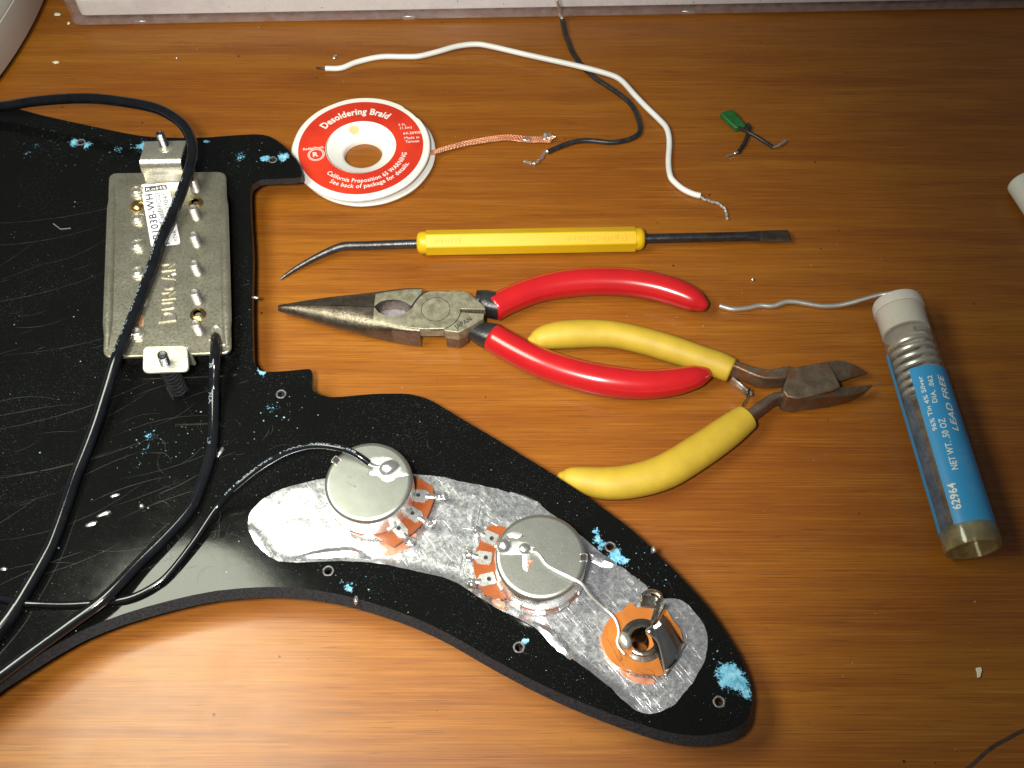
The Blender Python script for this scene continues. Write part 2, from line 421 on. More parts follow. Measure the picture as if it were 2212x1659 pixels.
def text_flat(g, s, p, ex, ey, length, height, lift=.04, bold=0, shear=0, extr=0, mi=0):   # cap height and run length in mm
    vs, fs, wd = text_mesh(s, bold, shear, extr); p, ex, ey = Vector(p), Vector(ex).normalized(), Vector(ey).normalized(); n = ex.cross(ey)
    sx, sy = length / wd, height / .70
    return g.add([p + ex * (v.x * sx) + ey * (v.y * sy) + n * (lift + v.z * sy) for v in vs], fs, mi)
def text_arc(g, s, c, r, deg0, deg1, height, z, outer=True, bold=0):
    vs, fs, wd = text_mesh(s, bold); a0, a1 = math.radians(deg0), math.radians(deg1); out = []
    for v in vs:
        a = a0 + (a1 - a0) * v.x / wd; rr = r + (v.y if outer else -v.y) * height / .70
        out.append(Vector((c[0] + rr * math.cos(a), c[1] + rr * math.sin(a), z)))
    return g.add(out, fs)
def text_path(g, s, path, start, length, height, r, lean=0.0, flip=False, bold=.01):       # print along a cable's skin
    vs, fs, wd = text_mesh(s, bold); acc = [0.0]
    for i in range(1, len(path)): acc.append(acc[-1] + (path[i] - path[i - 1]).length)
    fr = frames(path); out = []
    for v in vs:
        d = start + length * (v.x / wd) ; i = 0
        while i < len(acc) - 2 and acc[i + 1] < d: i += 1
        t = (d - acc[i]) / max(1e-6, acc[i + 1] - acc[i]); p = path[i].lerp(path[i + 1], t); T, sd, up = fr[i]
        h = (v.y / .7 - .5) * height * (-1 if flip else 1)
        a = lean + h / r
        out.append(p + (up * math.cos(a) + (-sd) * math.sin(a)) * (r + .03))
    return g.add(out, fs)
def wire_path(pts, n=5): return spline([at(u, v, z) for u, v, z in pts], n)
def wobbly(path, amp, sc_=.4, seed=0):
    return [p + Vector((noise.noise(p * sc_ + Vector((seed, 0, 0))), noise.noise(p * sc_ + Vector((0, seed + 9, 0))), 0)) * amp for p in path]

# ================================================================== SETTING: the desk
g = G(); box(g, (0, 60, -15), (1300, 1000, 30))
desk = obj("desk_top", g, 'wood', None, bevel=2); desk['kind'] = 'structure'; desk['label'] = "glossy orange brown varnished wooden desk top with dark pores"
g = G(); pa = spline([at(u, v, .02) for u, v in ((2040, 1700), (2095, 1656), (2140, 1617), (2178, 1595), (2214, 1577), (2300, 1545))], 5)
tube(g, pa, .5, 6, rz=.05); obj("veneer_seam", g, 'seam', desk)

# ================================================================== PICKGUARD
GZ = 12.0; GT = 2.4
guard_px = [(-460, 120), (-260, 150), (-60, 203), (50, 238), (117, 255), (200, 273), (283, 290), (333, 296), (417, 298), (483, 294), (550, 290), (583, 295), (610, 312), (630, 333), (645, 353), (651, 370), (650, 383),
 (610, 386), (567, 388), (553, 394), (545, 401), (541, 415), (543, 480), (547, 553), (545, 653), (547, 766), (551, 785), (558, 796), (568, 803), (623, 801), (664, 797), (672, 800), (675, 808), (674, 836), (679, 846), (688, 851), (707, 857), (737, 857), (804, 851), (854, 850), (882, 851), (906, 856), (937, 868),
 (1004, 909), (1071, 948), (1137, 989), (1204, 1030), (1271, 1075), (1314, 1106), (1371, 1150), (1437, 1214), (1475, 1252), (1525, 1307), (1565, 1366), (1595, 1414), (1614, 1456), (1624, 1499), (1622, 1536), (1609, 1559), (1585, 1575), (1541, 1586), (1495, 1589), (1437, 1580),
 (1371, 1560), (1304, 1536), (1237, 1509), (1171, 1479), (1104, 1445), (1037, 1408), (971, 1370), (904, 1338), (837, 1313), (771, 1293), (719, 1281), (667, 1273), (617, 1269), (567, 1268), (467, 1276), (367, 1297), (267, 1326), (183, 1359), (117, 1395), (67, 1426), (0, 1469), (-90, 1530), (-260, 1570), (-460, 1500)]
guard_poly = [at(u, v, GZ) for u, v in guard_px]
guard_poly = spline(guard_poly, 2, True)
pg = thing("pickguard", "black plastic guitar pickguard lying face down with pickup, foil and wired controls on it", "pickguard", at(560, 960, 0))
JACK_C = at(1388, 1383, 12.0 + 3.0); JACK_C.z = 12.0
holes_px = [(175, 307), (589, 345), (607, 851), (709, 1233), (1121, 1398), (1318, 1181), (1553, 1516)]
loops = [guard_poly]
for u, v in holes_px:
    c = at(u, v, GZ); loops.append([c + Vector((1.05 * math.cos(2 * math.pi * k / 18), -1.05 * math.sin(2 * math.pi * k / 18), 0)) for k in range(18)])
loops.append([JACK_C + Vector((3.4 * math.cos(2 * math.pi * k / 24), -3.4 * math.sin(2 * math.pi * k / 24), 0)) for k in range(24)])
flat_pts = [p for l in loops for p in l]
tris = tessellate_polygon(loops)
g = G(); sh = Vector((0.15, -2.1, -GT)); nn = len(flat_pts)
g.add(flat_pts, tris)
k0 = 0
for li, l in enumerate(loops):
    n = len(l); yk0, yk1 = at(1106, 1120, GZ).y, at(1106, 1260, GZ).y
    def low_edge(p):
        if li: return p + Vector((0, 0, -GT))
        k = max(0, min(1, (yk0 - p.y) / (yk0 - yk1))); k = k * k * (3 - 2 * k)
        return p + Vector((.15 * k, -.25 - 1.85 * k, -GT))
    vs = list(l) + [low_edge(p) for p in l]
    g.add(vs, [(i, (i + 1) % n, (i + 1) % n + n, i + n) for i in range(n)])
def guard_mat():
    m, nt, b = newmat("black_pickguard_plastic"); v = coords(nt)
    b.inputs['Specular IOR Level'].default_value = .3
    mask = None; o0 = ORG[pg.name]
    tc = nt.nodes.new('ShaderNodeTexCoord')
    wv = nt.nodes.new('ShaderNodeVectorMath'); wv.operation = 'ADD'
    wn = nt.nodes.new('ShaderNodeTexNoise'); wn.inputs['Scale'].default_value = 420; wn.inputs['Detail'].default_value = 4; L(nt, tc.outputs['Object'], wn.inputs['Vector'])
    wm = nt.nodes.new('ShaderNodeVectorMath'); wm.operation = 'SCALE'; wm.inputs['Scale'].default_value = .004; L(nt, wn.outputs['Color'], wm.inputs[0])
    L(nt, tc.outputs['Object'], wv.inputs[0]); L(nt, wm.outputs[0], wv.inputs[1])
    for u, v_, r, s_ in ((1572, 1452, 3.2, 1), (1592, 1470, 3.8, 1), (1566, 1470, 2.6, .9), (1612, 1496, 1.9, .9), (1292, 1165, 1.7, .9), (1286, 1148, 1.3, .8), (1330, 1200, 2.3, 1), (1346, 1212, 1.8, .9), (1300, 1176, 1.8, .9), (574, 341, 2.0, .95), (612, 340, 2.2, 1), (566, 800, 2.2, .75), (162, 306, 2.6, .8), (188, 314, 2.2, .7),
                       (306, 316, 3.0, .75), (254, 322, 2.6, .5), (78, 314, 3, .42), (62, 330, 2, .5), (40, 300, 4, .3), (324, 942, 2.6, .5), (316, 968, 3, .42), (322, 950, 5, .3), (300, 1005, 3.4, .36), (520, 338, 3.4, .5), (585, 882, 4, .42), (446, 306, 1.4, .85), (756, 1268, 2.2, .6), (735, 1258, 2.2, .4), (1131, 1388, 1.5, .8), (205, 268, 3.5, .33), (110, 280, 3.5, .33), (8, 1070, 4, .3), (1325, 1460, 3, .3)):
        p = (at(u, v_, GZ) - o0) * S
        d = nt.nodes.new('ShaderNodeVectorMath'); d.operation = 'DISTANCE'; d.inputs[1].default_value = p + Vector((.002, .002, .002)); L(nt, wv.outputs[0], d.inputs[0])
        q = maprange(nt, d.outputs['Value'], 0, r * S * 1.45, s_, 0, smooth=False)
        mask = q if mask is None else math_n(nt, 'MAXIMUM', mask, q)
    fine = noise_t(nt, v, 1500, 4, .7)
    pm = math_n(nt, 'ADD', mask, math_n(nt, 'MULTIPLY_ADD', fine, 1.2, -.6))
    paint = maprange(nt, pm, .40, .56)
    dustn = noise_t(nt, v, 2600, 2, .6); dz = noise_t(nt, v, 35, 3, .6)
    dust = math_n(nt, 'MULTIPLY', maprange(nt, dustn, .60, .72), maprange(nt, dz, .4, .7, .06, .4))
    c = mixc(nt, dust, (.0038, .0041, .0038), (.10, .12, .12))
    pv = ramp(nt, noise_t(nt, v, 700, 4, .65), [(.33, (.06, .24, .36)), (.5, (.15, .43, .62)), (.7, (.32, .60, .76))])
    c = mixc(nt, paint, c, pv)
    L(nt, c, b.inputs['Base Color'])
    sm = noise_t(nt, v, 40, 4, .65)
    r0 = maprange(nt, sm, .3, .7, .05, .13)
    rr = nt.nodes.new('ShaderNodeMix'); L(nt, paint, rr.inputs[0]); L(nt, r0, rr.inputs[2]); rr.inputs[3].default_value = .6
    L(nt, rr.outputs[0], b.inputs['Roughness'])
    L(nt, bump(nt, noise_t(nt, v, 300, 3, .6), .000006), b.inputs['Normal'])
    return m
M['guard'] = guard_mat()
M['guard_edge'] = simple("pickguard_sawn_edge", (.010, .010, .012), (.026, .026, .029), .42, scale=1800, bmp=(1500, .0001))
g.mi = [0] * len(tris) + [1] * (len(g.f) - len(tris))
obj("plate", g, ['guard', 'guard_edge'], pg, sharp=30)
# burrs around the screw holes
rb = G(); c0 = at(*holes_px[2], GZ)
vs = []
for j in range(24):
    a = 2 * math.pi * j / 24; q = 1.5 + .22 * noise.noise(Vector((math.cos(a) * 2, math.sin(a) * 2, 3)))
    vs += [c0 + Vector((1.02 * math.cos(a), 1.02 * math.sin(a), -.5)), c0 + Vector((1.08 * math.cos(a), 1.08 * math.sin(a), .05)), c0 + Vector((1.28 * math.cos(a), 1.28 * math.sin(a), .12)), c0 + Vector((q * math.cos(a), q * math.sin(a), .012))]
rb.add(vs, [(4 * j + k, 4 * ((j + 1) % 24) + k, 4 * ((j + 1) % 24) + k + 1, 4 * j + k + 1) for j in range(24) for k in range(3)])
M['burr'] = simple("hole_burr", (.16, .17, .18), (.05, .05, .055), .5, scale=1500)
hb = obj("screw_hole_rim", rb, 'burr', pg, org=c0)
for i, (u, v) in enumerate(holes_px):
    if i != 2: again(hb, pg, at(u, v, GZ), rz=i * 1.3)
# scratches on the plastic
g = G(); gp2 = [(p.x, p.y) for p in guard_poly]
def scratch(g, p, ang, ln, bend, wd):
    pts = []; n = 7
    for i in range(n):
        t = i / (n - 1) - .5; a = ang + bend * t
        pts.append(Vector((p.x + math.cos(a) * ln * t - math.sin(ang) * bend * ln * t * t, p.y + math.sin(a) * ln * t + math.cos(ang) * bend * ln * t * t, GZ + .018)))
    if not all(inside((q.x, q.y), gp2) and edge_dist((q.x, q.y), gp2) > .5 for q in pts): return
    vs = []
    for i, q in enumerate(pts):
        t = (pts[min(i + 1, n - 1)] - pts[max(i - 1, 0)]).normalized(); s_ = Vector((-t.y, t.x, 0)) * wd * (1 - abs(2 * i / (n - 1) - 1) ** 2 * .8)
        vs += [q - s_, q + s_]
    g.add(vs, [(2 * i, 2 * i + 1, 2 * i + 3, 2 * i + 2) for i in range(n - 1)])
rs = random.Random(3)
for _ in range(80):
    scratch(g, at(rs.uniform(-120, 540), rs.uniform(380, 1260), GZ), rs.gauss(.32, .16), rs.choice((4, 7, 12, 20, 34)) * rs.uniform(.7, 1.3), rs.uniform(-.25, .25), rs.uniform(.02, .05))
for _ in range(45):
    scratch(g, at(rs.uniform(330, 620), rs.uniform(900, 1240), GZ), rs.uniform(0, 3.1), rs.uniform(2, 9), rs.uniform(-.6, .6), rs.uniform(.02, .04))
for _ in range(60):
    scratch(g, at(rs.uniform(700, 1500), rs.uniform(850, 1520), GZ), rs.uniform(-1.2, 1.2), rs.uniform(1.2, 6), rs.uniform(-.6, .6), rs.uniform(.02, .04))
for u, v, a, l in ((130, 470, .2, 60), (90, 520, .22, 40), (190, 740, .3, 50), (120, 900, .33, 60), (60, 640, .28, 50), (170, 1000, .3, 50)):
    scratch(g, at(u, v, GZ), a, l, .12, .05)
o = obj("scratches", g, 'scratch', pg, flat=True); o['kind'] = 'stuff'
# foil shield
foil_px = [(536, 1125), (541, 1108), (552, 1092), (572, 1075), (600, 1060), (640, 1047), (700, 1034), (790, 1026), (894, 1025), (959, 1031), (990, 1039), (1050, 1051), (1100, 1064), (1144, 1082), (1160, 1083), (1175, 1098), (1206, 1121), (1237, 1143), (1268, 1168), (1300, 1196), (1326, 1218), (1347, 1228), (1371, 1246), (1399, 1268), (1398, 1276), (1412, 1288), (1430, 1292), (1464, 1294), (1476, 1299), (1494, 1315), (1518, 1345), (1527, 1369), (1528, 1393), (1524, 1423), (1510, 1451), (1494, 1477),
 (1476, 1500), (1454, 1523), (1421, 1538), (1391, 1541), (1361, 1526), (1321, 1489), (1271, 1449), (1221, 1413), (1181, 1374), (1137, 1346), (1071, 1313), (1031, 1288), (971, 1253), (904, 1236), (821, 1219), (737, 1214), (617, 1215), (583, 1203), (552, 1174), (538, 1145)]
fp = spline([at(u, v, GZ) for u, v in foil_px], 4, True)
fp = [p + Vector((noise.noise(p * .8), noise.noise(p * .8 + Vector((9, 9, 9))), 0)) * .22 for p in fp]
fl2 = [(p.x, p.y) for p in fp]
rs = random.Random(11)
x0, x1 = min(p.x for p in fp), max(p.x for p in fp); y0, y1 = min(p.y for p in fp), max(p.y for p in fp)
inner = []; yy = y0
while yy < y1:
    xx = x0
    while xx < x1:
        q = (xx + rs.uniform(-.3, .3), yy + rs.uniform(-.3, .3))
        if inside(q, fl2) and edge_dist(q, fl2) > .35: inner.append(q)
        xx += .8
    yy += .8
pts2 = [Vector(q) for q in fl2] + [Vector(q) for q in inner]
ne = len(fl2)
rv, re_, rf, *_ = delaunay_2d_cdt(pts2, [(i, (i + 1) % ne) for i in range(ne)], [list(range(ne))], 1, 1e-5)
low = [(at(u, v, GZ).x, at(u, v, GZ).y) for u, v in ((540, 1145), (583, 1203), (617, 1215), (737, 1214), (821, 1219), (904, 1236), (971, 1253), (1031, 1288), (1071, 1313), (1137, 1346), (1181, 1374), (1221, 1413), (1271, 1449), (1321, 1489), (1361, 1526))]
def path_dist(p, pl):
    best = 1e9
    for a, b in zip(pl[:-1], pl[1:]):
        dx, dy = b[0] - a[0], b[1] - a[1]; q = dx * dx + dy * dy; t = max(0, min(1, ((p[0] - a[0]) * dx + (p[1] - a[1]) * dy) / q))
        best = min(best, math.hypot(p[0] - a[0] - t * dx, p[1] - a[1] - t * dy))
    return best
c1, c2 = at(1048, 1052, GZ), at(1018, 1286, GZ); seamp = [(c1.x, c1.y), (c2.x, c2.y)]
def ridged(p, s_, seed): return 1 - abs(noise.noise(p * s_ + Vector((seed, seed, 0))))
fv = []
for q in rv:
    p = Vector((q.x, q.y, 0)); d = path_dist(q, low)
    z = .12 * (ridged(p, .11, 2) ** 14) + .05 * (ridged(p, .30, 5) ** 16)
    lip = max(0, 1 - d / 1.7); z += .55 * lip * (0.45 + .55 * max(0, noise.noise(p * .12 + Vector((4, 0, 0))) + .4))
    ds = path_dist(q, seamp); z += .16 * math.exp(-(ds / .5) ** 2) + .10 * math.exp(-((ds - 2.2) / .5) ** 2)
    ed = edge_dist(q, fl2)
    if d > 2: z *= min(1, .35 + ed / 2.0)
    fv.append(Vector((q.x, q.y, GZ + .05 + max(0, z))))
def fcen(f): return sum((fv[i] for i in f), Vector()) / len(f)
g = G(); g.add(fv, [tuple(f) for f in rf if (fcen(f) - JACK_C).length > 3.7])
obj("foil_shield", g, 'foil', pg, sharp=60)
# pressed creases and rub marks across the foil
def crease(g, a, ang, ln, bend, wd, ht):
    n = 7; vs = []
    for i in range(n):
        t = i / (n - 1) - .5; x = a.x + math.cos(ang) * ln * t - math.sin(ang) * bend * ln * t * t; y = a.y + math.sin(ang) * ln * t + math.cos(ang) * bend * ln * t * t
        if not inside((x, y), fl2) or edge_dist((x, y), fl2) < .6 or (Vector((x, y, GZ)) - JACK_C).length < 10: return
        k = 1 - abs(2 * t) ** 2 * .85; nx, ny = -math.sin(ang + bend * t) * wd * k, math.cos(ang + bend * t) * wd * k; z = GZ + .1
        vs += [Vector((x - nx, y - ny, z)), Vector((x, y, z + ht * k)), Vector((x + nx, y + ny, z))]
    g.add(vs, [(3 * i + k, 3 * i + k + 1, 3 * i + 4 + k, 3 * i + 3 + k) for i in range(n - 1) for k in range(2)])
g = G(); rs = random.Random(17)
for _ in range(430): crease(g, at(rs.uniform(540, 1530), rs.uniform(1030, 1540), GZ), rs.choice((.9, -.5, 1.6, 2.4)) + rs.gauss(0, .25), rs.choice((1.5, 3, 5, 9)), rs.uniform(-.6, .6), rs.uniform(.05, .12), rs.uniform(.03, .09))
for u0, u1 in ((1000, 1004), (1008, 1012), (1014, 1016)):
    a, b_ = at(u0 + 6, 1175, GZ), at(u1 - 14, 1245, GZ); crease(g, a.lerp(b_, .5), math.atan2(b_.y - a.y, b_.x - a.x), (b_ - a).length, .1, .14, .12)
a, b_ = at(1044, 1066, GZ), at(1030, 1135, GZ); crease(g, a.lerp(b_, .5), math.atan2(b_.y - a.y, b_.x - a.x), (b_ - a).length, .05, .2, .15)
o = obj("foil_creases", g, 'crease', pg); o['kind'] = 'stuff'
# folded strips of foil standing off its edge
def fold(g, pts, wid, seed):
    pa_ = [at(u, v, GZ + .25) for u, v in pts]; pa_ = spline(pa_, 4); vs = []
    for i, p in enumerate(pa_):
        t = (pa_[min(i + 1, len(pa_) - 1)] - pa_[max(i - 1, 0)]).normalized(); s_ = Vector((-t.y, t.x, 0))
        w_ = wid * (.25 + .75 * math.sin(math.pi * i / (len(pa_) - 1))) * (1 + .3 * noise.noise(p * .9 + Vector((seed, 0, 0))))
        vs += [p - s_ * w_, p + Vector((0, 0, .55 + .15 * noise.noise(p * 1.2))), p + s_ * w_]
    g.add(vs, [(3 * i + k, 3 * i + k + 1, 3 * i + 4 + k, 3 * i + 3 + k) for i in range(len(pa_) - 1) for k in range(2)])
for pts, wd in ((((1262, 1190), (1285, 1203), (1308, 1214), (1332, 1222)), 1.7), (((1102, 1064), (1130, 1074), (1162, 1086)), .7), (((1150, 1345), (1185, 1368), (1215, 1398), (1235, 1424)), 1.7), (((640, 1205), (690, 1197), (760, 1192), (800, 1206)), 1.4)):
    g = G(); fold(g, pts, wd, wd); obj("foil_fold", g, 'foil', pg)

# ---- pickup
PZ = 18.5
cor = [at(235, 373, PZ), at(488, 370, PZ), at(500, 763, PZ), at(222, 773, PZ)]
mid = sum(cor, Vector()) / 4
ex = ((cor[1] - cor[0]) + (cor[2] - cor[3])).normalized(); ey = Vector((-ex.y, ex.x, 0))
g = G(); prism(g, rounded(cor, 3.0), PZ - 1.2)
pickup = obj("pickup", g, 'nickel', pg, bevel=.45, seg=3); pickup['label'] = "metal backed humbucker pickup with two rows of pole pieces and a white sticker"
g = G(); prism(g, [mid + (p - mid) * .93 + Vector((0, 0, -1.25)) for p in rounded(cor, 2.2)], GZ + .05)
def tape_mat():
    m, nt, b = newmat("ribbed_coil_tape"); wv = nt.nodes.new('ShaderNodeTexWave'); wv.wave_type = 'BANDS'; wv.bands_direction = 'X'
    wv.inputs['Scale'].default_value = 420; wv.inputs['Distortion'].default_value = .5; L(nt, coords(nt), wv.inputs['Vector'])
    b.inputs['Base Color'].default_value = (.012, .012, .013, 1); b.inputs['Roughness'].default_value = .36
    L(nt, bump(nt, wv.outputs['Fac'], .0003), b.inputs['Normal']); return m
M['tape'] = tape_mat()
obj("coil_bobbin", g, 'tape', pickup)
g = G(); prism(g, [mid + (p - mid) * .9 + Vector((0, 0, GZ - GT - PZ - .02)) for p in rounded(cor, 2.2)], .5); obj("pickup_cover", g, 'blackplastic', pickup)
for (ua, va), (ub, vb) in (((243, 402), (231, 752)), ((482, 400), (491, 748))):
    g = G(); a, b_ = at(ua, va, PZ), at(ub, vb, PZ); n = 14; pa = [a.lerp(b_, i / n) for i in range(n + 1)]
    tube(g, pa, [1.5 * min(1, .35 + min(i, n - i) * .33) for i in range(n + 1)], 12, rz=[.85 * min(1, .2 + min(i, n - i) * .4) for i in range(n + 1)])
    obj("baseplate_ridge", g, 'nickel', pickup)
def screw_shape(h, r, fl=False):
    g = G(); prof = [(r * 1.25 if fl else r, 0), (r, .25)]; z = .25
    while z < h - .6: prof += [(r, z), (r * .9, z + .2), (r, z + .4)]; z += .4
    prof += [(r * .95, h - .3), (r * .72, h), (r * .70, h - .25), (0.01, h - .35)]
    return lathe(g, prof, (0, 0, 0), 16)
ps = obj("pole_screw", screw_shape(5.0, 1.45), 'screw', pickup, org=(0, 0, 0), sharp=60)
pp = [(424, 410), (424.5, 470), (425.5, 528), (427, 589), (428, 651), (430.5, 717)]
ps.location = (at(*pp[0], PZ) - ORG[pickup.name]) * S; ORG[ps.name] = at(*pp[0], PZ)
for i, q in enumerate(pp[1:]): again(ps, pickup, at(*q, PZ), rz=.5 * i)
for u, v in ((423, 440), (428, 681)):
    g = G(); lathe(g, [(1.0, 0), (2.3, 0), (2.4, .5), (1.9, 1.0), (1.2, 1.1)], at(u, v, PZ), 24); obj("flux_ring", g, 'gold', pickup)
rv_ = G(); lathe(rv_, [(2.4, 0), (2.3, .7), (1.75, .9), (1.7, 1.5), (1.2, 1.8), (1.1, 1.4), (.01, 1.25)], (0, 0, 0), 24)
q0 = at(297, 416, PZ); sl = obj("slug_end", rv_, 'bracket', pickup, org=(0, 0, 0)); sl.location = (q0 - ORG[pickup.name]) * S
for q in ((298, 474), (298, 531), (299, 590), (302, 652), (297, 722)): again(sl, pickup, at(*q, PZ))
g = G(); blob(g, at(296, 446, PZ), (2.4, 2.4, 1.5), 2, .06, zmin=PZ); obj("flux_blob", g, 'gold', pickup)
g = G(); prism(g, [p + Vector((0, 0, .03)) for p in poly([(299, 697), (306, 681), (312, 683), (310, 702), (301, 706)], PZ)], PZ - .2); obj("copper_window", g, 'copper', pickup)
# mounting brackets
def strip(g, prof_l, prof_r, th):
    n = len(prof_l); vs = []
    for a, b_, i in zip(prof_l, prof_r, range(n)):
        t = (prof_l[min(i + 1, n - 1)] - prof_l[max(i - 1, 0)]).normalized(); nr = (b_ - a).normalized().cross(t).normalized() * th
        vs += [a, b_, b_ - nr, a - nr]
    fs = [(0, 1, 2, 3), tuple(4 * (n - 1) + k for k in (3, 2, 1, 0))]
    for i in range(n - 1):
        for k in range(4): fs.append((4 * i + k, 4 * i + (k + 1) % 4, 4 * (i + 1) + (k + 1) % 4, 4 * (i + 1) + k))
    return g.add(vs, fs)
EZ = PZ + 9.0
def leg(u_in, v_in, u_out, v_out, hw, sgn):
    a = at(u_in, v_in, PZ + .05); e = at(u_out, v_out, EZ); e.x = a.x + (e.x - a.x)
    d = Vector((e.x - a.x, e.y - a.y, 0)); L_ = d.length; d.normalize()
    prof = [(-2.4, .15), (-1.0, .2), (-.3, .6), (0.05, 1.5), (.35, 3.2), (.55, 4.3), (.2, 5.2), (.35, 6.6), (.8, 7.9), (1.6, 8.7), (2.6, 9.0), (L_, 9.0)]
    return [Vector((a.x, a.y, PZ)) + d * s_ + Vector((0, 0, z)) for s_, z in prof]
base = leg(360, 396, 358, 304, 0, 1)
g = G(); strip(g, [p - ex * 6.6 for p in base], [p + ex * 6.6 for p in base], .9)
lg = obj("mounting_leg", g, 'bracket', pickup, bevel=.12, seg=1, sharp=50)
p0 = at(356.5, 317, EZ)
g = screw_shape(6.2, 1.35); obj("height_screw", G().add([v + p0 for v in g.v], g.f), 'darkscrew', pickup, sharp=60)
g = G(); lathe(g, [(1.3, 0), (2.3, 0), (2.2, .6), (1.5, .9)], p0, 20); obj("screw_collar", g, 'bracket', pickup)
ecor = [at(309, 748, EZ), at(404, 746, EZ), at(408, 801, EZ), at(308, 805, EZ)]
g = G(); prism(g, rounded(ecor, 1.8), EZ - .9); wl = at(357, 752, EZ); box(g, (wl.x, wl.y + .6, EZ - 5.2), (12.4, .9, 8.6))
lg2 = obj("mounting_ear", g, 'zinc_pale', pickup, bevel=.15, seg=1)
p1 = at(357.5, 786, EZ); g = screw_shape(5.2, 1.4); obj("height_screw", G().add([Matrix.Rotation(.10, 3, 'Y') @ v + p1 for v in g.v], g.f), 'darkscrew', pickup, sharp=60)
g = G(); hp = []; n = 110
for i in range(n + 1):
    t = i / n; a = t * 2 * math.pi * 8; hp.append(Vector((p1.x + 2.3 * math.cos(a), p1.y + 2.3 * math.sin(a), GZ + .4 + t * (EZ - 1.4 - GZ))))
tube(g, hp, .42, 6); lathe(g, [(.01, GZ + .02), (1.2, GZ + .02), (1.2, EZ - 1), (.01, EZ - 1)], (p1.x, p1.y, 0), 12); obj("height_spring", g, 'spring', pickup)
# raised name on the base plate: letters with serif bars, reading away from the viewer
LX = (at(362, 565, PZ) - at(362, 700, PZ)).normalized(); LY = Vector((-LX.y, LX.x, 0))
g = G(); b0 = at(380, 693, PZ); total = (at(375, 566, PZ) - at(378, 693, PZ)).length
xcur = 0; widths = [('D', 1.35), ('U', 1.0), ('N', 1.05), ('C', .95), ('A', 1.05), ('N', 1.05)]; tw = sum(x for _, x in widths) + .14 * 5
for i, (ch, wd_) in enumerate(widths):
    ww = wd_ / tw * total; hh_ = 5.0 if i == 0 else 4.2
    text_flat(g, ch, b0 + LX * xcur, LX, LY, ww * .9, hh_, .16, extr=.06, bold=.012)
    for fx in ((.06,) if ch == 'D' else ()):
        for yy_ in ((0.0, hh_) if ch != 'A' else (0.0,)):
            if ch == 'U' and yy_ == 0: continue
            box(g, b0 + LX * (xcur + ww * fx) + LY * yy_ + Vector((0, 0, .12)), (.8, .22, .3), Matrix((LX, LY, Vector((0, 0, 1)))).transposed())
    xcur += (wd_ + .14) / tw * total
obj("raised_lettering", g, 'bracket', pickup)
# sticker
stc = [at(303, 399, PZ + .5), at(363, 391, PZ + .3), at(390, 527, PZ + .08), at(327, 534, PZ + .08)]
SX = (stc[3] - stc[0]).normalized() * -1; SY = SX.cross(Vector((0, 0, 1))) * -1    # SX runs away from the viewer, SY to the left
slen = (stc[3] - stc[0]).length; swid = (stc[1] - stc[0]).length
g = G(); top = rounded(stc, 1.2); prism(g, [p + Vector((0, 0, .06)) for p in top], [p.z - .05 for p in top])
stk = obj("sticker", g, 'paper', pickup)
snorm = (stc[1] - stc[0]).cross(stc[3] - stc[0]).normalized()
if snorm.z < 0: snorm = -snorm
def sp(x, y): # x across from the left edge, y from the far end, 0..1
    a = stc[0].lerp(stc[1], x); b_ = stc[3].lerp(stc[2], x); return a.lerp(b_, y) + snorm * .10
AX = (stc[1] - stc[0]).normalized(); AY = (stc[0] - stc[3]).normalized()
g = G(); g.add([sp(.13, .05), sp(.92, .05), sp(.92, .135), sp(.13, .135)], [(0, 1, 2, 3)])
obj("black_patch", g, 'ink_dark', pickup)
g = G(); text_flat(g, "RoHS", sp(.18, .122), sp(.9, .122) - sp(.18, .122), AY, swid * .70, slen * .05, .03, bold=.004); obj("printed_lettering", g, 'ink_white', pickup)
g = G(); UP = AY; LF = -AX
text_flat(g, "HB103B-WH", sp(.36, 1.0), UP, LF, slen * .83, swid * .26, .02, bold=.012)
text_flat(g, "BRIDGE", sp(.62, .45), UP, LF, slen * .29, swid * .17, .02, bold=.004)
text_flat(g, "*0010704*", sp(.86, .70), UP, LF, slen * .52, swid * .15, .02)
text_flat(g, "*REVA*", sp(.93, .98), UP, LF, slen * .22, swid * .14, .02)
y = .46; rs = random.Random(5)
while y < .98:
    h_ = rs.choice((.006, .01, .016)); g.add([sp(.42, y), sp(.64, y), sp(.64, y + h_), sp(.42, y + h_)], [(0, 1, 2, 3)]); y += h_ + rs.choice((.007, .012))
obj("printed_lettering", g, 'ink_dark', pickup)
# lead grommet
g = G(); gr = [at(455, 735, PZ), at(455, 716, PZ), at(466, 706, PZ), at(478, 712, PZ), at(483, 724, PZ), at(484, 745, PZ)]
tube(g, spline(gr, 5), .55, 8); obj("lead_slot_rim", g, 'bracket', pickup)

